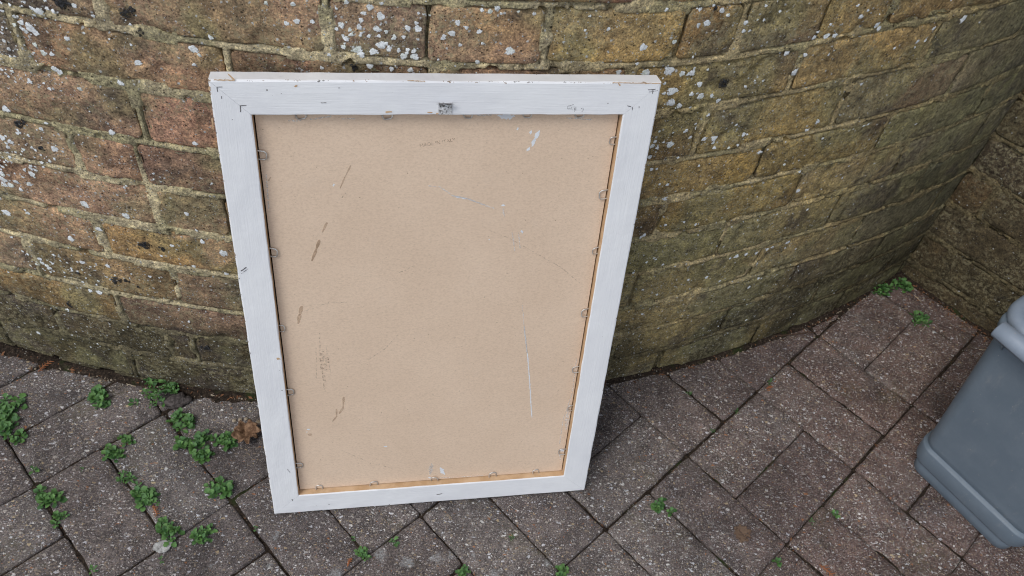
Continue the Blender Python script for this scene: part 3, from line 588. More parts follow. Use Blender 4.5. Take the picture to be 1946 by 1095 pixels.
FMARK= [(-0.2141,0.6289,-0.2093,0.629,0.00032,'k'),(-0.2141,0.6289,-0.2143,0.6242,0.00032,'k'),(-0.1955,0.61,-0.1897,0.6102,0.00032,'k'),(-0.1953,0.61,-0.1959,0.6036,0.00032,'k'),(-0.2112,0.6198,-0.2114,0.6174,0.00032,'k'),(-0.2044,0.5958,-0.2043,0.5955,0.00032,'k'),(-0.1563,0.6227,-0.156,0.6224,0.00032,'k'),(-0.1197,0.6131,-0.1149,0.6133,0.00032,'k'),(-0.1025,0.6285,-0.1011,0.6286,0.00032,'k'),(0.2081,0.628,0.2157,0.6285,0.00032,'k'),(0.2131,0.6285,0.2136,0.6238,0.00032,'k'),(0.1887,0.6105,0.1927,0.6097,0.00032,'k'),(0.1944,0.6089,0.195,0.6057,0.00032,'k'),(0.2015,0.6097,0.2019,0.6081,0.00032,'k'),(0.1256,0.61,0.1263,0.6068,0.00032,'g'),(0.1263,0.6068,0.1284,0.6071,0.00032,'g'),(0.1282,0.6094,0.1288,0.6064,0.00032,'g'),(0.1301,0.6091,0.1307,0.6061,0.00032,'g'),(0.1325,0.6094,0.1335,0.6041,0.00032,'g'),(0.1344,0.6094,0.1348,0.6048,0.00032,'g'),(0.1332,0.6068,0.1347,0.6068,0.00032,'g'),(0.1399,0.6078,0.1413,0.6071,0.00032,'g'),(0.1421,0.6078,0.1427,0.6055,0.00032,'g'),(0.1427,0.6055,0.1413,0.6041,0.00032,'g'),(0.1259,0.61,0.1316,0.6117,0.00032,'g'),(0.1893,0.6098,0.1945,0.6091,0.00032,'g'),(0.1945,0.6091,0.1952,0.6068,0.00032,'g'),(-0.1434,0.63,-0.1407,0.6306,0.00115,'t'),(-0.2025,0.6418,-0.1975,0.6358,0.00086,'t'),(-0.2155,0.6361,-0.1975,0.6356,0.00058,'t'),(-0.0577,0.6036,-0.052,0.6036,0.00086,'t'),(-0.0165,0.603,-0.0122,0.603,0.00072,'t'),(-0.0364,0.6365,-0.0196,0.6359,0.00043,'t'),(-0.0078,0.6017,-0.005,0.6025,0.00072,'t'),(0.1696,0.6355,0.2199,0.6351,0.0005,'t'),(0.1757,0.6348,0.1776,0.6325,0.00072,'t'),(0.2093,0.6256,0.2183,0.6272,0.00043,'g'),(-0.2174,0.4126,-0.2097,0.4188,0.00058,'g'),(-0.1914,0.2875,-0.1882,0.2858,0.0018,'t'),(-0.196,0.0912,-0.193,0.0837,0.00058,'g'),(-0.1954,0.0298,-0.1945,0.0271,0.00058,'k'),(-0.1474,0.0136,-0.1457,0.0131,0.00058,'k'),(-0.2209,0.629,-0.2214,0.6253,0.00086,'t'),(-0.2229,0.5968,-0.2234,0.5858,0.00072,'t'),(0.2162,0.0032,0.2053,-0.005,0.00058,'g'),(0.0033,0.0162,0.0107,0.0176,0.00058,'k'),(-0.2173,0.4161,-0.2113,0.4208,0.0005,'k')]
TXT= [(-0.0233,0.5592),(0.0137,0.5662)]
WLAB=['leafy weed at the very left edge, highest of the three there','dense leafy weed at the left edge between its two neighbours','lowest leafy weed of the three at the left edge','single rosette weed on the paving near the wall, left of the largest weed','largest bushy weed growing at the wall foot left of the broken chunk','leafy weed at the top of the chain running down from the broken chunk','thick middle weed of the chain below the broken chunk','weed at the lower end of the chain left of the curled dead leaf','rosette weed right next to the curled dead leaf','bright rosette weed at the joint crossing, lower of a close pair','darker small weed just above the bright rosette of the pair','loose weed in the joint below the close pair','tiny weed linking two bigger weeds down the same joint','dense weed at the lower end of the joint above the orange brown sprig','leafy weed on the joint crossing at the lower left','sparse weed just below the leafy one at the lower left crossing','spiky weed directly above the pale mortar lump','low wide weed in the joint right of the pale mortar lump','leafy weed left of the bottom left corner of the frame','faint sparse weed in the joint at the far left','small bright weed at the bottom edge in the far left joint','tiny pale weed in the joint left of the close pair','four leaved clover like weed below the bottom edge of the frame','small leaved upright weed in the joint below the frame','weed at the bottom edge in the joint below the middle of the frame','tiny weed in the slanting joint below the right half of the frame','small weed cut by the bottom edge below the right corner of the frame','round tuft of tiny leaves on the paving right of the frame corner','small tail of tiny leaves trailing from the round tuft','small weed at a joint crossing, right one of two at the lower right','small weed at a joint crossing, left one of two at the lower right','weed in the long joint near the bottom edge, right of the brown leaf remnant','tiny weed in the joint just right of the frame edge near the wall','tiny weed in the long joint between the frame and the middle of the paving','small pale weed beside the rust brown sprig scrap','tiniest weed in the dark joint right of the frame','pale leafy weed at the foot of the curved wall in the right corner','leafy weed right in the corner where both walls meet','dark weed on the paving in front of the corner','tiny weed just below the pale mortar lump','tiny weed in the joint below the bottom left corner of the frame','tiny leaf pair in the joint below the left half of the frame']

def course_of(s, z):
    zc = z - float(dz(s, z))
    c = int(np.clip(np.searchsorted(BEDS, zc) - 1, 0, 17)); ps = [p_[0] for p_ in PERP[c]]
    i = int(np.clip(np.searchsorted(ps, s) - 1, 0, len(ps)-2)); return c, i, zc
def crust(spots, name, m, label, th):
    V_, F_, E_ = [], [], []
    for s, z, r in spots:
        c, i, zc = course_of(s, z); off = BOFF[c, i]
        d = float(signed(np.array([s]), np.array([zc]), PERP, BEDS)[0])
        off = .0004 if d > -.002 else off
        n = 16; b = len(V_); ph = R_.uniform(0, 6)
        el = R_.uniform(.85, 1.18); rot = R_.uniform(0, 3)
        for ring, hh in ((0, th), (.55, th), (.86, th*.8), (1, .0001)):
            for k in range(n if ring else 1):
                a = 2*math.pi*k/n
                rr = r*ring*(1 + .12*math.sin(3*a+ph) + .07*math.sin(5*a+2*ph) + R_.uniform(-.07, .07))
                x, y = rr*math.cos(a)*el, rr*math.sin(a)/el
                u_, v_ = x*math.cos(rot)-y*math.sin(rot), x*math.sin(rot)+y*math.cos(rot)
                hgt = off + float(surf(s+u_, zc+v_)) + hh + R_.uniform(-.0002, .0003)
                V_.append(W3(s+u_, z+v_, hgt)); E_.append((0, .1, .55, 1)[(0, .55, .86, 1).index(ring)])
        F_ += [(b, b+1+k, b+1+(k+1) % n) for k in range(n)]
        for g in range(2):
            o1 = b+1+g*n; o2 = o1+n
            F_ += [(o1+k, o2+k, o2+(k+1) % n, o1+(k+1) % n) for k in range(n)]
    o = meshobj(name, wloc(np.array(V_)), F_, m, garden_wall, True, {'edge': E_})
    o['kind'] = 'stuff'
extra = []
for (ca, cb, wa, wb, n_) in ((-.045, .575, .03, .022, 90), (-.075, .455, .05, .022, 110), (-.11, .43, .03, .02, 70), (.345, .64, .04, .03, 60), (-.08, .245, .05, .012, 60), (.66, .56, .03, .03, 40), (.0, .635, .05, .02, 60)):
    for _ in range(n_): extra.append((R_.gauss(ca, wa), R_.gauss(cb, wb), R_.choice([.0008, .001, .0013, .0017, .0023])))
for _ in range(2600):
    s = R_.uniform(-.3, 1.25); z = R_.uniform(.03, .74)
    dn_ = float(spk(np.array([s]), np.array([z]))[0])
    if R_.random() < dn_*.42: extra.append((s, z, R_.choice([.0008, .001, .0012, .0016, .0022])))
crust([(a, b, r*.98) for a, b, r in LICHEN] + extra, 'lichen', M_LICHEN, '', .0005)
mo = []
for s, z, r in MOSS:
    mo.append((s, z, r*.8))
    for q in range(5): mo.append((s + R_.gauss(0, r*.6), z + R_.gauss(0, r*.55), r*R_.uniform(.25, .5)))
crust(mo, 'moss', M_MOSS, '', .0012)

# ------------------------------------------------------------------ the straight wall on the right, meeting it in the corner
A0 = np.array([.7366, 1.1737]); D0 = np.array([.76315, -.64622]); N0 = np.array([-.64622, -.76315])
def R3(t, z, h):
    t = np.asarray(t); h = np.asarray(h)
    return np.stack([A0[0] + D0[0]*t + N0[0]*h, A0[1] + D0[1]*t + N0[1]*h, np.asarray(z) + 0*t], -1)
side_wall = empty('side_wall', (1.1, .87, 0))
tag(side_wall, 'short straight dark damp brick wall closing the right corner behind the grey bin', 'wall')
sl = lambda P: P - np.array([1.1, .87, 0])
RB = [-.038, .037, .112, .190, .262, .338] + [.338 + .0755*q for q in range(1, 13)]
RP = {}
for k in range(len(RB)-1):
    st0 = (.05 if k % 2 == 1 else .215) - .24
    RP[k] = [(st0 + .24*q + (R_.uniform(-.005, .005) if q > 1 else 0), 0) for q in range(-1, 8)]
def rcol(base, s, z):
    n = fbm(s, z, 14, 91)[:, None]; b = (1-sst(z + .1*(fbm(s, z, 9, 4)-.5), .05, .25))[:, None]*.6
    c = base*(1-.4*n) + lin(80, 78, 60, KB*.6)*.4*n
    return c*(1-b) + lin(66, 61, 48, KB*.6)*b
for k in range(len(RB)-1):
    for i in range(len(RP[k])-1):
        s0, s1 = RP[k][i][0]+.0044, RP[k][i+1][0]-.0044
        s0 = max(s0, -.004)
        if s1 < .012 or s0 > 1.4: continue
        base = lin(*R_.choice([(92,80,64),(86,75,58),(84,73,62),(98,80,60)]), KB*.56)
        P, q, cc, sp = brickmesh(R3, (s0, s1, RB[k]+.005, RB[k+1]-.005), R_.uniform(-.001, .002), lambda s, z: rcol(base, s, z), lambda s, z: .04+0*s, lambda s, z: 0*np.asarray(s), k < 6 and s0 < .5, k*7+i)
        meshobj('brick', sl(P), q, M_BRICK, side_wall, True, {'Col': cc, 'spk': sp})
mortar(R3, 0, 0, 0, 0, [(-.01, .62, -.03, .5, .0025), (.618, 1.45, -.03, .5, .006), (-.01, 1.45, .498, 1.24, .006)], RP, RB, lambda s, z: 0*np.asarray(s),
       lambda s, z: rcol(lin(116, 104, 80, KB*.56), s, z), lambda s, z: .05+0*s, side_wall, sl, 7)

coping('coping', R3, .02, 1.46, side_wall, sl, RB[-1]+.03)
# ------------------------------------------------------------------ ground and block paving
g_ = MB(); g_.add([(-60,-60,-.06),(60,-60,-.06),(60,60,-.06),(-60,60,-.06)], [(0,1,2,3)])
tag(g_.build('ground', simple('ground_concrete', (.10,.095,.09), (.16,.15,.14), 8, .9)), kind='structure')
pavement = empty('pavement'); tag(pavement, kind='structure')
O2 = np.array([.3096, .6989]); SB = .1887; YAW = .8693
I2 = np.array([math.cos(YAW-math.pi/2), math.sin(YAW-math.pi/2)]); J2 = np.array([math.cos(YAW), math.sin(YAW)])
from mathutils.geometry import delaunay_2d_cdt
def wallgap(x, y):   # clearance of a point from the curved wall's face and from the straight wall's face
    s = math.atan2(x-CX_, -(y-CY_))*RW
    d1 = math.hypot(x-CX_, y-CY_) - RW
    d2 = (x-A0[0])*N0[0] + (y-A0[1])*N0[1]
    g1 = .0015 + .003*float(fbm(s, 0, 30, 5)) + (.006*float(sst(fbm(s, 1, 22, 6), .5, .75)) if s < .12 else 0)
    return d1 - g1, d2 - .006, s
def make_paver(i0, i1, j0, j1):
    g = .0011
    cs = [(i0*SB+g, j0*SB+g), (i1*SB-g, j0*SB+g), (i1*SB-g, j1*SB-g), (i0*SB+g, j1*SB-g)]
    ja, jx, jy = R_.gauss(0, .004), R_.gauss(0, .0009), R_.gauss(0, .0009)
    mx, my = sum(c[0] for c in cs)/4, sum(c[1] for c in cs)/4
    out = []
    for a in range(4):
        p, q = cs[a], cs[(a+1) % 4]; L = math.hypot(q[0]-p[0], q[1]-p[1]); n = int(L/.006)
        for k in range(n):
            t = k/n; x, y = p[0]+(q[0]-p[0])*t, p[1]+(q[1]-p[1])*t
            e = min(t, 1-t)*L; rc = .0035
            if e < rc: x += (mx-x)/math.hypot(mx-x, my-y)*(rc-e)*.55; y += (my-y)/math.hypot(mx-x, my-y)*(rc-e)*.55
            dx, dy = x-mx, y-my
            out.append((mx+jx+dx-dy*ja, my+jy+dy+dx*ja))
    W = np.array([O2 + I2*a + J2*b for a, b in out])
    W += np.stack([.0014*(fbm(W[:, 0], W[:, 1], 70, 3)-.5), .0014*(fbm(W[:, 0], W[:, 1], 70, 4)-.5)], 1)*1.2
    pts = []; cut = []
    allin = True
    for x, y in W:
        d1, d2, s = wallgap(x, y); c = False
        if d1 < 0:
            r = math.hypot(x-CX_, y-CY_); k = (r-d1)/r; x, y = CX_+(x-CX_)*k, CY_+(y-CY_)*k; c = True
        d1, d2, s = wallgap(x, y)
        if d2 < 0: x, y = x-N0[0]*d2, y-N0[1]*d2; c = True
        if not c: allin = False
        if not pts or math.hypot(x-pts[-1][0], y-pts[-1][1]) > .002: pts.append((x, y)); cut.append(c)
    if allin or len(pts) < 5: return
    if math.hypot(pts[0][0]-pts[-1][0], pts[0][1]-pts[-1][1]) < .002: pts.pop(); cut.pop()
    A_ = .5*sum(pts[k][0]*pts[(k+1) % len(pts)][1]-pts[(k+1) % len(pts)][0]*pts[k][1] for k in range(len(pts)))
    if abs(A_) < .0006: return
    if A_ < 0: pts.reverse(); cut.reverse()
    n = len(pts); Pn = np.array(pts)
    tang = np.roll(Pn, -1, 0) - np.roll(Pn, 1, 0); tang /= np.linalg.norm(tang, axis=1)[:, None] + 1e-9
    inn = np.stack([-tang[:, 1], tang[:, 0]], 1)
    tz = R_.gauss(0, .0007); ax, ay = R_.gauss(0, .006), R_.gauss(0, .006); cx, cy = Pn.mean(0)
    def top(x, y): return tz + (x-cx)*ax + (y-cy)*ay + .0012*(fbm(x, y, 22, 8)-.5) + .0006*(fbm(x, y, 90, 9)-.5)
    wob = .6 + .9*fbm(Pn[:, 0], Pn[:, 1], 50, 13)
    rings = [(Pn, np.full(n, -.05)), (Pn, top(Pn[:, 0], Pn[:, 1]) - .0036*wob)]
    for ins, dr in ((.0012, .0017), (.0034, .0005)):
        Q = Pn + inn*(ins*wob)[:, None]; rings.append((Q, top(Q[:, 0], Q[:, 1]) - dr*wob))
    x0, y0 = Pn.min(0); x1, y1 = Pn.max(0); st = .009
    gx, gy = np.meshgrid(np.arange(x0, x1, st), np.arange(y0, y1, st)); G = np.stack([gx.ravel(), gy.ravel()], 1) + rng.normal(0, .001, (gx.size, 2))
    I_ = rings[-1][0]
    ins_ = np.zeros(len(G), bool)
    for k in range(n):
        a, b = I_[k], I_[(k+1) % n]
        m = ((a[1] > G[:, 1]) != (b[1] > G[:, 1])) & (G[:, 0] < (b[0]-a[0])*(G[:, 1]-a[1])/(b[1]-a[1]+1e-12)+a[0]); ins_ ^= m
    G = G[ins_]
    if len(G):
        dd = np.sqrt(((G[:, None, :]-I_[None])**2).sum(-1)).min(1); G = G[dd > .004]
    res = delaunay_2d_cdt([Vector(v) for v in I_.tolist()] + [Vector(v) for v in G.tolist()], [(k, (k+1) % n) for k in range(n)], [], 1, 1e-6)
    tv, tf = res[0], res[2]
    V_ = []; F_ = []
    for k, (Q, zz) in enumerate(rings[:3]): V_ += [(a, b, c) for (a, b), c in zip(Q.tolist(), zz.tolist())]
    for k in range(2):
        F_ += [(k*n+a, k*n+(a+1) % n, (k+1)*n+(a+1) % n, (k+1)*n+a) for a in range(n)]
    b0 = len(V_); T = np.array([list(v) for v in tv])
    zz = top(T[:, 0], T[:, 1]); zz = np.where(np.arange(len(T)) < n, zz-.0005, zz)
    if len(T) < n: return
    V_ += [(a, b, c) for (a, b), c in zip(T.tolist(), zz.tolist())]
    F_ += [(2*n+a, 2*n+(a+1) % n, b0+(a+1) % n, b0+a) for a in range(n)]
    F_ += [tuple(b0+q for q in f) for f in tf]
    V_ = np.array(V_)
    # ragged hacked edge by the curved wall on the left
    s_ = np.arctan2(V_[:, 0]-CX_, -(V_[:, 1]-CY_))*RW; d_ = np.hypot(V_[:, 0]-CX_, V_[:, 1]-CY_)-RW
    V_[:, 2] += np.where((s_ < .14) & (V_[:, 2] > -.02), -.0032*(1-sst(d_, .004, .03))*fbm(V_[:, 0], V_[:, 1], 60, 17) + .004*(fbm(V_[:, 0], V_[:, 1], 120, 18)-.5)*(1-sst(d_, .01, .04)), 0)
    stn = np.zeros(len(V_))
    for x, y, r in PSTAINS: stn = np.maximum(stn, .62*(1-sst(np.hypot(V_[:, 0]-x, V_[:, 1]-y), r*.35, r*1.25)))
    stn = np.maximum(stn, .42*sst(fbm(V_[:, 0], V_[:, 1], 22, 40), .62, .8))
    meshobj('paver', V_, F_, M_PAVER, pavement, True, {'stain': stn})
for i in range(-7, 6):
    for j in range(-8, 5):
        cxy = O2 + I2*(i+.5)*SB + J2*(j+.5)*SB
        if not (-1.35 < cxy[0] < 1.35 and -.15 < cxy[1] < 1.5): continue
        if (i + j) % 2 == 0: make_paver(i, i+.5, j, j+1); make_paver(i+.5, i+1, j, j+1)
        else: make_paver(i, i+1, j, j+.5); make_paver(i, i+1, j+.5, j+1)
gx, gy = np.meshgrid(np.arange(-1.3, 1.35, .006), np.arange(-.1, 1.35, .006)); x = gx.ravel(); y = gy.ravel()
dW = np.hypot(x-CX_, y-CY_)-RW; dR = (x-A0[0])*N0[0]+(y-A0[1])*N0[1]
z = -.0050 + .0070*(fbm(x, y, 45, 30, 4)-.5)*2*.8 + .0080*(1-sst(np.minimum(dW, dR), .004, .022)) + .003*(fbm(x, y, 150, 31)-.5)
z = np.minimum(z, -.0022 + .0065*(1-sst(np.minimum(dW, dR), .002, .014)))
idx = np.arange(len(x)).reshape(gx.shape); ok = (dW > -.02) & (dR > -.02); ok = ok.reshape(gx.shape)
q = np.stack([idx[:-1, :-1], idx[:-1, 1:], idx[1:, 1:], idx[1:, :-1]], -1)[ok[:-1, :-1] & ok[1:, 1:]]
used = np.unique(q); mp = np.zeros(len(x), int); mp[used] = np.arange(len(used))
js = meshobj('joint_soil', np.stack([x, y, z], 1)[used], mp[q], M_SOIL, pavement, True)

# ------------------------------------------------------------------ the picture frame, seen from behind, leaning on the wall
FX, FY, FYAW, LEAN, FW, FH = -.0623, .5523, .2531, .2127, .2216, .6357
ux = Vector((math.cos(FYAW), math.sin(FYAW), 0)); bk = Vector((-math.sin(FYAW), math.cos(FYAW), 0))
upv = math.cos(LEAN)*Vector((0, 0, 1)) + math.sin(LEAN)*bk
nv = ux.cross(upv)
FM = Matrix((ux, upv, nv)).transposed().to_4x4(); FM.translation = Vector((FX, FY, .006))
frame = empty('picture_frame', mat=FM)
tag(frame, 'large white painted picture frame with hardboard back leaning on the curved wall', 'picture frame')
RWD = .0356
SEC = [(0,-.0195),(0,-.0018),(.0006,-.0006),(.0018,0),(.012,.0001),(.024,0),(RWD-.0012,0),(RWD-.0003,-.0004),(RWD,-.0014),(RWD,-.0158),(RWD+.008,-.0158),(RWD+.008,-.026),(.014,-.0415),(.012,-.0195)]
def rail(c0, c1, inw, m):
    """c0, c1 outer corners; inw unit vector inwards; mitred ends"""
    c0 = Vector(c0); c1 = Vector(c1); al = (c1-c0); L = al.length; al /= L; inw = Vector(inw); N = 70
    V_, F_ = [], []; ns = len(SEC); sdd = R_.randint(0, 99)
    for k in range(N+1):
        for a, (w_, z_) in enumerate(SEC):
            t = w_ + 1.3e-4 + (L-2*w_-2.6e-4)*k/N
            e = min(1, min(k, N-k)/3)
            wob = (float(vnoise(t, a*.2, 60, sdd))-.5)*.0007*e if a < 9 else 0
            wz = (float(vnoise(t, a*.4, 45, sdd+5))-.5)*.0004*e if a < 9 else 0
            q = c0 + al*t + inw*(w_ + wob); V_.append((q.x, q.y, z_ + wz))
    for k in range(N):
        for a in range(ns):
            b = (a+1) % ns; F_.append((k*ns+a, k*ns+b, (k+1)*ns+b, (k+1)*ns+a))
    F_.append(tuple(range(ns))[::-1]); F_.append(tuple(N*ns+a for a in range(ns)))
    o = meshobj('rail', V_, F_, m, frame)
    o.data.materials.append(M_RAW)
    for k in range(N):
        for a in (8, 9, 10): o.data.polygons[k*ns+a].material_index = 1
    bmn = bmesh.new(); bmn.from_mesh(o.data); bmesh.ops.recalc_face_normals(bmn, faces=bmn.faces); bmn.to_mesh(o.data); bmn.free()
    return o
TL, TR, BL, BR = (-FW, FH, 0), (FW, FH, 0), (-FW, 0, 0), (FW, 0, 0)
rail(TL, TR, (0, -1, 0), M_PH); rail(BL, BR, (0, 1, 0), M_PH); rail(BL, TL, (1, 0, 0), M_PV); rail(BR, TR, (-1, 0, 0), M_PV)
bh = FW - RWD - .0016
b_ = MB(); b_.box(-bh, bh, RWD+.0012, FH-RWD+.0004, -.0130, -.0100); b_.build('backing_board', M_BOARD, frame)
b_ = MB(); b_.box(-bh-.004, bh+.004, RWD-.003, FH-RWD+.003, -.0150, -.0136); b_.build('gap_shade_sheet', M_GAP, frame)  # near-black sheet added behind the board, painting the shade in the gap round it
# bent wire clips
def clip_mesh(k):
    b_ = MB(); w_, l_ = .0050, .0068+.0012*k
    b_.tube([(-w_, .003, .0012), (-w_, 0, .0011), (-w_*.98, -l_*.7, .0013), (-w_*.6, -l_, .0015), (w_*.6, -l_, .0015), (w_*.98, -l_*.7, .0013), (w_, 0, .0011), (w_, .003, .0012)], .00085, 8)
    me = bpy.data.meshes.new('clip'); me.from_pydata(b_.v, [], b_.f); me.shade_smooth(); me.materials.append(M_CLIP); return me
CM = [clip_mesh(-1), clip_mesh(0), clip_mesh(.6)]
def clip(u, v, ang):
    o = bpy.data.objects.new('clip', R_.choice(CM)); COL.objects.link(o); o.parent = frame
    o.location = (u, v, -.0100+.0003); o.rotation_euler = (R_.uniform(-.15, .12), R_.uniform(-.15, .15), ang + R_.uniform(-.16, .16)); o.scale = (R_.uniform(.85, 1.1),)*3
it = FH-RWD; il = FW-RWD
for u, v in CLIP_T: clip(u, it-.0012, 0)
for u, v in CLIP_B: clip(u, RWD+.001, math.pi)
for u, v in CLIP_L: clip(-il+.0008, v, math.pi/2)
for u, v in CLIP_R: clip(il-.0018, v, -math.pi/2)
# hanger on the top rail
hx, hy = HANG[0]
hg = MB(); hg.box(hx-.0066, hx+.0066, hy-.0074, hy+.0050, .0002, .0012)
hob = hg.build('hanger_plate', M_STEEL, frame)
b_ = MB()
n = 18
vs = [(hx, hy+.0062, .0078)]
for r, zz, yy in ((.003, .0072, .0062), (.0085, .0050, .0055), (.0098, .0036, .0050)):
    for k in range(n): a = 2*math.pi*k/n; vs.append((hx+r*math.cos(a), hy+yy+r*.16*math.sin(a), zz+r*.28*math.sin(a)))
fs = [(0, 1+k, 1+(k+1) % n) for k in range(n)]
for g in range(2): fs += [(1+g*n+k, 1+(g+1)*n+k, 1+(g+1)*n+(k+1) % n, 1+g*n+(k+1) % n) for k in range(n)]
b_.add(vs, fs); b_.build('hanger_lip', M_LIP, hob, True)
b_ = MB(); b_.tube([(hx, hy-.001, .001), (hx, hy-.001, .0026)], [.0034, .0026], 14); b_.box(hx-.0022, hx+.0022, hy-.0013, hy-.0007, .0026, .0029); b_.build('screw', M_STEEL, hob)
b_ = MB(); b_.box(hx-.0060, hx+.0060, hy+.0030, hy+.0046, .0013, .0016); b_.build('lip_shadow', M_MARK, hob)  # dark strip painting the shadow line under the hanger lip

def ribbons(name, marks, z, mats):
    for key, (m, nm) in mats.items():
        V_, F_ = [], []
        for x0, y0, x1, y1, r, k in marks:
            if k != key: continue
            L = math.hypot(x1-x0, y1-y0); dx, dy = ((x1-x0)/L, (y1-y0)/L) if L > 1e-5 else (1, 0)
            n = max(3, int(L/.0016)); b = len(V_); up, lo = [], []
            for q in range(n+1):
                t = q/n; e = min(1, .35 + 2.2*min(t, 1-t)) if r > .0011 and k != 'b' else 1
                wr = r*e*(R_.uniform(.65, 1.15) if k != 'b' else .8+.25*math.sin(q*.6)); jx = R_.gauss(0, r*(.18 if k != 'b' else .04))
                x, y = x0+(x1-x0)*t - dy*jx, y0+(y1-y0)*t + dx*jx
                up.append((x-dy*wr, y+dx*wr, z)); lo.append((x+dy*wr, y-dx*wr, z))
            ex = r*.7
            V_ += up + lo + [(x0-dx*ex, y0-dy*ex, z), (x1+dx*ex, y1+dy*ex, z)]
            m_ = n+1
            F_ += [(b+m_+q, b+m_+q+1, b+q+1, b+q) for q in range(n)]
            F_ += [(b+2*m_, b+m_, b), (b+2*m_+1, b+n, b+m_+n)]
        if V_:
            o = meshobj(nm, V_, F_, m, frame); o['kind'] = 'stuff'
ribbons('board', BMARK, -.0100+.00022, {'W': (M_SMEAR, 'paint_smear'), 'w': (M_SCUFF, 'pale_scratch'), 'b': (M_STAIN, 'brown_stain'), 'g': (M_GREY, 'grey_rub')})
ribbons('rail', FMARK, .0004, {'k': (M_MARK, 'nail_mark'), 't': (M_RAW, 'wood_chip'), 'g': (M_PENCIL, 'pencil_scribble')})
# faint stamped lettering on the board
tc = bpy.data.curves.new('lettering', 'FONT'); tc.body = 'MADE IN ITALY'; tc.size = .0048; tc.align_x = 'LEFT'
to = bpy.data.objects.new('lettering', tc); COL.objects.link(to)
bpy.context.view_layer.update()
tm = bpy.data.meshes.new_from_object(to.evaluated_get(bpy.context.evaluated_depsgraph_get()))
bpy.data.objects.remove(to)
wd = max(v.co.x for v in tm.vertices); (tx0, ty0), (tx1, ty1) = TXT
k = math.hypot(tx1-tx0, ty1-ty0)/wd
to = bpy.data.objects.new('lettering', tm); COL.objects.link(to); to.parent = frame
tm.materials.append(simple('stamped_letter', (.24,.17,.12), (.40,.30,.22), 300, .8, bump=0, trans=(620, .42, .6, .05, .75)))
to.location = (tx0, ty0, -.0100+.0003); to.rotation_euler = (0, 0, math.atan2(ty1-ty0, tx1-tx0)); to.scale = (k, k*1.0, 1)

# ------------------------------------------------------------------ grey bin
LB, BB = np.array([.67008, .74399]), np.array([.77773, .61811])
e1 = (BB-LB)/np.linalg.norm(BB-LB); e2 = np.array([e1[1], -e1[0]]); mid = (LB+BB)/2
BM = Matrix(((e1[0], e2[0], 0, mid[0]), (e1[1], e2[1], 0, mid[1]), (0, 0, 1, 0), (0, 0, 0, 1)))
if BM.to_3x3().determinant() < 0: pass
caddy = empty('food_waste_bin', mat=BM)
tag(caddy, 'grey plastic food waste bin with paler lid standing at the right edge', 'bin')
# local axes: x along the front face, y outwards from it, z up (left-handed frames are avoided by the mirrored y below)
def rrect(hw, y0, y1, r, n=8):
    out = []
    for (cx, cy, a0) in ((hw-r, y1-r, 0), (-hw+r, y1-r, 90), (-hw+r, y0+r, 180), (hw-r, y0+r, 270)):
        for k in range(n+1):
            a = math.radians(a0 + 90*k/n); out.append((cx+r*math.cos(a), cy+r*math.sin(a)))
    return out
def loft(name, rings, m, cap0=True, cap1=True, parent=None):
    b_ = MB(); n = len(rings[0][0]); V_ = []
    for pts, z_ in rings: V_ += [(x, y, z_ if not callable(z_) else z_(x, y)) for x, y in pts]
    F_ = []
    for g in range(len(rings)-1): F_ += [(g*n+k, g*n+(k+1) % n, (g+1)*n+(k+1) % n, (g+1)*n+k) for k in range(n)]
    if cap0: F_.append(tuple(range(n))[::-1])
    if cap1: F_.append(tuple((len(rings)-1)*n+k for k in range(n)))
    o = meshobj(name, V_, F_, m, parent or caddy)
    bmn = bmesh.new(); bmn.from_mesh(o.data); bmesh.ops.recalc_face_normals(bmn, faces=bmn.faces); bmn.to_mesh(o.data); bmn.free()
    o.data.shade_smooth()
    return o
def body_ring(z_, off=0.0, rad=.021):
    f = .028*min(1, z_/.33)
    return rrect(.0885+f+off, -.225-f-off, .004+f*.9+off, rad+off)
rg = [(body_ring(0, -.0035), 0.0), (body_ring(.001, -.002), .0015), (body_ring(.026, -.002), .0260), (body_ring(.0275, -.0045), .0272), (body_ring(.028, .0015), .0282), (body_ring(.030, .0045), .0305), (body_ring(.034, .0055), .034), (body_ring(.062, .0052), .062), (body_ring(.064, .0042), .0642), (body_ring(.0655, -.0018), .0656), (body_ring(.068, -.0016), .068), (body_ring(.070, -.0002), .070)]
for k in range(11): rg.append((body_ring(.078+k*.0243, -.0002), .078+k*.0243))
rg += [(body_ring(.33, .0), .330), (body_ring(.333, .006), .333), (body_ring(.344, .007), .344), (body_ring(.346, .004), .346)]
bd = loft('body', rg, M_BIN, True, True)
def lid_ring(z_, off, rad=.036): return rrect(.1160+off, -.249-off, .0245+off, max(.008, rad+off)), z_ + .030
lid = loft('lid', [lid_ring(.3165, .004), lid_ring(.3165, .010), lid_ring(.3205, .0115), lid_ring(.327, .0105), lid_ring(.3315, .006), lid_ring(.3325, -.003), lid_ring(.3310, -.0065), lid_ring(.3305, -.0085), lid_ring(.340, -.013), lid_ring(.350, -.019), lid_ring(.3575, -.028), lid_ring(.361, -.040), lid_ring(.362, -.06)], M_LID, True, True)
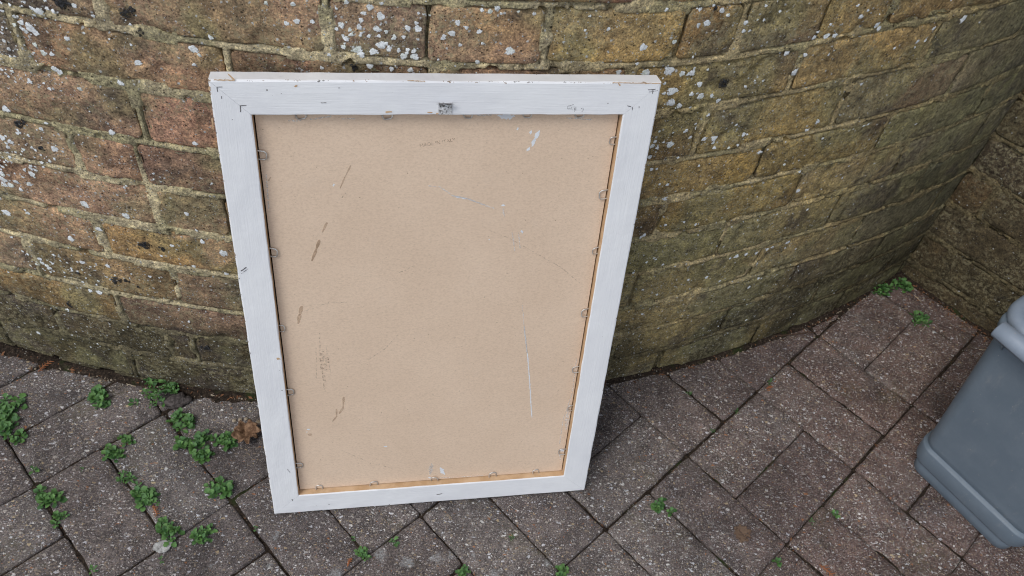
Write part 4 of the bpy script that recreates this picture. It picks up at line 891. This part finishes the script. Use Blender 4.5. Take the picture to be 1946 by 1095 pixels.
# handle bar: a hollow half tube along the front edge, with gussets beneath
b_ = MB(); segs = 14; xs = [-.112, -.1105, -.060, -.0585, -.0555, -.054, .054, .0555, .0585, .060, .0995, .101]
rad = [.0105, .0125, .0135, .0120, .0120, .0138, .0138, .0120, .0120, .0135, .0125, .0105]
yc, zc = .047, .350
V_ = []; F_ = []
for x, r in zip(xs, rad):
    for k in range(segs+1):
        a = math.radians(-35 + 250*k/segs); V_.append((x, yc+r*math.cos(a), zc+r*math.sin(a)))
    for k in range(segs+1):
        a = math.radians(-35 + 250*(segs-k)/segs); V_.append((x, yc+(r-.0022)*math.cos(a), zc+(r-.0022)*math.sin(a)))
n = 2*(segs+1)
for g in range(len(xs)-1): F_ += [(g*n+k, g*n+(k+1) % n, (g+1)*n+(k+1) % n, (g+1)*n+k) for k in range(n)]
F_ += [tuple(range(n))[::-1], tuple((len(xs)-1)*n+k for k in range(n))]
hd = meshobj('handle', V_, F_, M_LID, caddy, True)
for gx_ in (-.095, -.050, -.01, .03, .07):
    b_ = MB(); b_.add([(gx_-.0012, .024, .350), (gx_-.0012, .054, .344), (gx_-.0012, .024, .306), (gx_+.0012, .024, .350), (gx_+.0012, .054, .344), (gx_+.0012, .024, .306)], [(0,1,2), (5,4,3), (0,3,4,1), (1,4,5,2), (2,5,3,0)])
    b_.build('gusset', M_BIN, caddy)
b_ = MB(); b_.box(-.02, .02, -.014, .040, .3605, .364); b_.build('lid_tab', M_LID, lid)

# ------------------------------------------------------------------ weeds
def leaf_mesh(v):
    n = 9; V_, F_ = [], []
    for k in range(n):
        t = k/(n-1)
        if t < .42: wd = .045
        else:
            q = (t-.42)/.58; wd = .235*math.sin(math.pi*min(1, q**.85))**.7*(1+.22*math.sin(q*13+v*2))+.010
        x = t; zc_ = .34*math.sin(t*1.9)*(1-.25*v) - .12*t*t
        for sgn in (-1, -.5, 0, .5, 1): V_.append((x, sgn*wd, zc_ + abs(sgn)*wd*.28 - .02*math.sin(6*t+v)*abs(sgn)))
    for k in range(n-1):
        for a in range(4): F_.append((k*5+a, (k+1)*5+a, (k+1)*5+a+1, k*5+a+1))
    return V_, F_
LM = []
for v in range(4):
    V_, F_ = leaf_mesh(v); me = bpy.data.meshes.new('leaf'); me.from_pydata(V_, [], F_); me.shade_smooth(); me.materials.append(M_LEAF); LM.append(me)
GRP = 'small green weeds growing in the paving joints'
def weed(x, y, r, label):
    root = empty('weed', (x, y, -.002)); tag(root, label, 'weed', GRP)
    big = r > .0095
    if r > .03: cen = [(R_.uniform(-.65, .65)*r, R_.uniform(-.55, .55)*r) for _ in range(20)]
    elif r > .018: cen = [(R_.uniform(-.55, .55)*r, R_.uniform(-.5, .5)*r) for _ in range(9)]
    elif r > .0125: cen = [(R_.uniform(-.45, .45)*r, R_.uniform(-.45, .45)*r) for _ in range(5)]
    else: cen = [(0, 0)]
    mbv, mbf = [], []; thin_ = R_.choice((.72, .9, 1.0, 1.1, 1.25))
    for cx, cy in cen:
        nl = int(7 + 3*R_.random()) if r > .0125 else 9 if r > .0095 else (7 if r > .007 else 5)
        reach = min(.0135, r*.62) if len(cen) > 1 else r*.95
        for q in range(nl):
            az = q*2.4 + R_.uniform(-.7, .7); lv = q/nl; L = reach*R_.uniform(.45, 1.2)*(1-.25*lv)
            L = max(L, .0042)
            tilt = -(.06 + .75*lv + R_.uniform(-.08, .12))
            mt = Matrix.Translation((cx, cy, .001+.004*lv + (.012*max(0, 1-math.hypot(cx, cy)/(r*.7)) if r > .03 else 0))) @ Matrix.Rotation(az, 4, 'Z') @ Matrix.Rotation(tilt, 4, 'Y') @ Matrix.Rotation(R_.uniform(-.4, .4), 4, 'X') @ Matrix.Diagonal((L, L*thin_*R_.uniform(.95, 1.35), L, 1))
            v = R_.randint(0, 3)
            if big:
                o = bpy.data.objects.new('leaf', LM[v]); COL.objects.link(o); o.parent = root; o.matrix_local = mt
            else:
                V_, F_ = leaf_mesh(v); b = len(mbv); mbv += [tuple(mt @ Vector(p_)) for p_ in V_]; mbf += [tuple(b+i for i in f) for f in F_]
    if not big: meshobj('foliage', mbv, mbf, M_BLEAF, root, True)
for (x, y, r), lb in zip(WEEDS, WLAB): weed(x, y, r*(1.22 if r < .03 else 1.3), lb)

# ------------------------------------------------------------------ dead leaves, stones and litter
def crumple(name, x, y, r, m, label, cat, hgt, sd_, seg=44, yaw=0):
    V_, F_ = [(0, 0, hgt*.7)], []
    for g in range(1, 9):
        for k in range(seg):
            a = 2*math.pi*k/seg; lobes = 1 + (.55*(float(fbm(math.cos(a)*2+sd_, math.sin(a)*2, 2.2, sd_))-.5) + .14*math.cos(9*a+sd_))*(g/8)**1.6
            rr = r*g/8*lobes*.9
            px, py = rr*math.cos(a), rr*math.sin(a)
            zz = hgt*(.15 + 1.3*float(fbm(px+sd_, py, 170, sd_)) * (.5+.5*g/8)) + hgt*.5*abs(math.sin(a*3+sd_+g*.3))*(g/8)**1.2
            V_.append((px*(1-.12*(g/8)**2), py*(1-.12*(g/8)**2), zz))
    F_ += [(0, 1+k, 1+(k+1) % seg) for k in range(seg)]
    for g in range(7): F_ += [(1+g*seg+k, 1+(g+1)*seg+k, 1+(g+1)*seg+(k+1) % seg, 1+g*seg+(k+1) % seg) for k in range(seg)]
    o = meshobj(name, V_, F_, m, None, True); o.location = (x, y, .001); o.rotation_euler = (0, 0, yaw)
    tag(o, label, cat)
    md = o.modifiers.new('thickness', 'SOLIDIFY'); md.thickness = .0005
    return o
crumple('dead_leaf', *MISC[0][:2], .0225, M_DRY, 'curled dry light brown leaf beside the lower left edge of the frame', 'leaf', .012, 3, yaw=.6)
crumple('dead_leaf', *MISC[1][:2], .016, M_DRYD, 'flattened dark brown leaf remnant stuck on the paving between the frame and the bin', 'leaf', .0012, 8, yaw=2.0)
def stone(name, x, y, rx, ry, rz, m, label, cat, sd_, yaw=0):
    b_ = bmesh.new(); bmesh.ops.create_icosphere(b_, subdivisions=3, radius=1)
    for v in b_.verts:
        c = v.co; f = 1 + .42*(float(fbm(c.x*2+sd_, c.y*2+c.z*1.3, 1.6, sd_, 4))-.5)*2
        v.co = Vector((c.x*rx*f, c.y*ry*f, max(-.2, c.z)*rz*f))
    me = bpy.data.meshes.new(name); b_.to_mesh(me); b_.free(); me.shade_smooth(); me.materials.append(m)
    o = bpy.data.objects.new(name, me); COL.objects.link(o); o.location = (x, y, .001); o.rotation_euler = (0, 0, yaw)
    return tag(o, label, cat)
M_CHUNK = simple('broken_concrete', (.055,.048,.046), (.15,.13,.125), 190, .95, .1, 0, .004)
M_PALE = simple('pale_mortar_lump', (.24,.235,.225), (.50,.50,.49), 120, .9, .1, 0, .003, trans=(150, .28, .36, 0, 1))
stone('broken_chunk', *MISC[3][:2], .021, .013, .008, M_CHUNK, 'broken grey chunk of paving lying against the wall foot beside the largest weed', 'stone', 4, .5)
stone('mortar_lump', *MISC[2][:2], .0125, .0085, .0009, M_PALE, 'flat pale grey lump stuck on the paving at the lower left', 'stone', 9, .4)
M_PEB = simple('pebble', (.30,.24,.17), (.42,.36,.29), 90, .8)
gm_ = MB()
gr = bmesh.new(); bmesh.ops.create_icosphere(gr, subdivisions=1, radius=1); gv = [tuple(v.co) for v in gr.verts]; gf = [tuple(v.index for v in f.verts) for f in gr.faces]; gr.free()
for q in range(520):
    if q < 4: x, y, r = MISC[4+q][0], MISC[4+q][1], .0032
    else:
        s = R_.uniform(-.3, 1.3); dd = abs(R_.gauss(0, .012))+.003
        pp = W3(s, 0, dd); x, y = float(pp[0]), float(pp[1]); r = R_.choice([.0008, .001, .0014, .002])
        if q > 400: t = R_.uniform(.02, .5); pp = R3(t, 0, abs(R_.gauss(0, .012))+.004); x, y = float(pp[0]), float(pp[1])
    sc_ = (r*R_.uniform(.8, 1.3), r*R_.uniform(.7, 1.1), r*R_.uniform(.5, .8))
    gm_.add([(x+a*sc_[0], y+b*sc_[1], .0005+c*sc_[2]) for a, b, c in gv], gf)
tag(gm_.build('grit', M_PEB), kind='stuff')
lt = MB()
for q in range(520):
    if q < 230: t = R_.uniform(.0, .35); pp = R3(t, 0, abs(R_.gauss(0, .016))+.003)
    elif q < 400: pp = W3(R_.uniform(-.3, 1.34), 0, abs(R_.gauss(0, .008))+.002)
    else:
        a_, b2 = R_.randint(-12, 10)*.5, R_.uniform(-7, 3)
        uv = (a_, b2) if R_.random() < .5 else (b2, a_)
        pp = np.append(O2 + I2*SB*(uv[0]+R_.gauss(0, .006)) + J2*SB*(uv[1]+R_.gauss(0, .006)), 0)
        if wallgap(float(pp[0]), float(pp[1]))[0] < 0 or wallgap(float(pp[0]), float(pp[1]))[1] < 0: continue
    x, y = float(pp[0]), float(pp[1]); a_ = R_.uniform(0, 6.28); l = R_.uniform(.0015, .005); w_ = l*R_.uniform(.15, .5)
    dx, dy = math.cos(a_)*l, math.sin(a_)*l; nx_, ny_ = -math.sin(a_)*w_, math.cos(a_)*w_; z1 = .0012+R_.uniform(0, .0015)
    lt.add([(x-dx, y-dy, z1), (x+nx_, y+ny_, z1+.0006), (x+dx, y+dy, z1), (x-nx_, y-ny_, z1+.0002), (x, y, z1-.0012)], [(0,1,3), (1,2,3), (0,4,1), (1,4,2), (2,4,3), (3,4,0)])
tag(lt.build('leaf_litter', M_LITTER), kind='stuff')
# twigs and straws
TL_ = ['long thin dark twig lying on the paving along the foot of the curved wall', 'pale straw lying against the foot of the curved wall above the dark twig', 'short pale straw standing in the corner where the two walls meet',
       'pale straw at the foot of the side wall beside the bin handle', 'stub of pale straw near the corner weeds', 'short pale stick at the wall foot left of the largest weed']
for k, (pts, lb) in enumerate(zip(TWIGS, TL_)):
    b_ = MB(); P = [(x, y, .0025+.0015*math.sin(i*1.7)) for i, (x, y, r) in enumerate(pts)]
    fine_ = []
    for a, b in zip(P, P[1:]):
        for q in range(4): t = q/4; fine_.append((a[0]+(b[0]-a[0])*t+R_.gauss(0, .0004), a[1]+(b[1]-a[1])*t+R_.gauss(0, .0004), a[2]+(b[2]-a[2])*t))
    fine_.append(P[-1]); n = len(fine_)
    b_.tube(fine_, [(.0011 if k == 0 else .0008)*(1-.5*i/n) for i in range(n)], 6)
    tag(b_.build('twig' if k == 0 else 'straw', M_TWIG if k == 0 else M_STRAW), lb, 'twig' if k == 0 else 'straw')
def sprig(x, y, r, yaw, label):
    b_ = MB(); dx, dy = math.cos(yaw), math.sin(yaw)
    b_.tube([(x-dx*r, y-dy*r, .002), (x, y, .004), (x+dx*r, y+dy*r, .002)], [.0007, .001, .0004], 5)
    for q in range(9):
        t = -.8+1.6*q/8; sg = 1 if q % 2 else -1; px, py = x+dx*r*t, y+dy*r*t; l = r*R_.uniform(.3, .55)
        b_.tube([(px, py, .003), (px+(dx*.7-dy*sg)*l, py+(dy*.7+dx*sg)*l, .002+R_.uniform(0, .003))], [.0008, .0004], 4)
    tag(b_.build('dry_sprig', M_RUST), label, 'sprig')
SPR = [(85,698,.011,1.2,'rust brown dry sprig lying by the wall foot at the far left'), (1460,738,.007,.6,'rust brown scrap of sprig beside the tiny weed right of the frame')]
sprig(MISC[8][0], MISC[8][1], .012, 1.2, 'rust brown dry conifer sprig by the wall foot at the far left')
sprig(MISC[9][0], MISC[9][1], .006, .6, 'small rust brown sprig scrap in the joint right of the frame')
sprig(MISC[10][0], MISC[10][1], .006, 1.4, 'small orange brown sprig scrap in the joint below the frame')
sprig(MISC[11][0], MISC[11][1], .012, -.7, 'rust brown dry sprig in the joint at the bottom right')
sprig(-.437, .478, .009, -.9, 'orange brown dry sprig between weeds at the lower left')
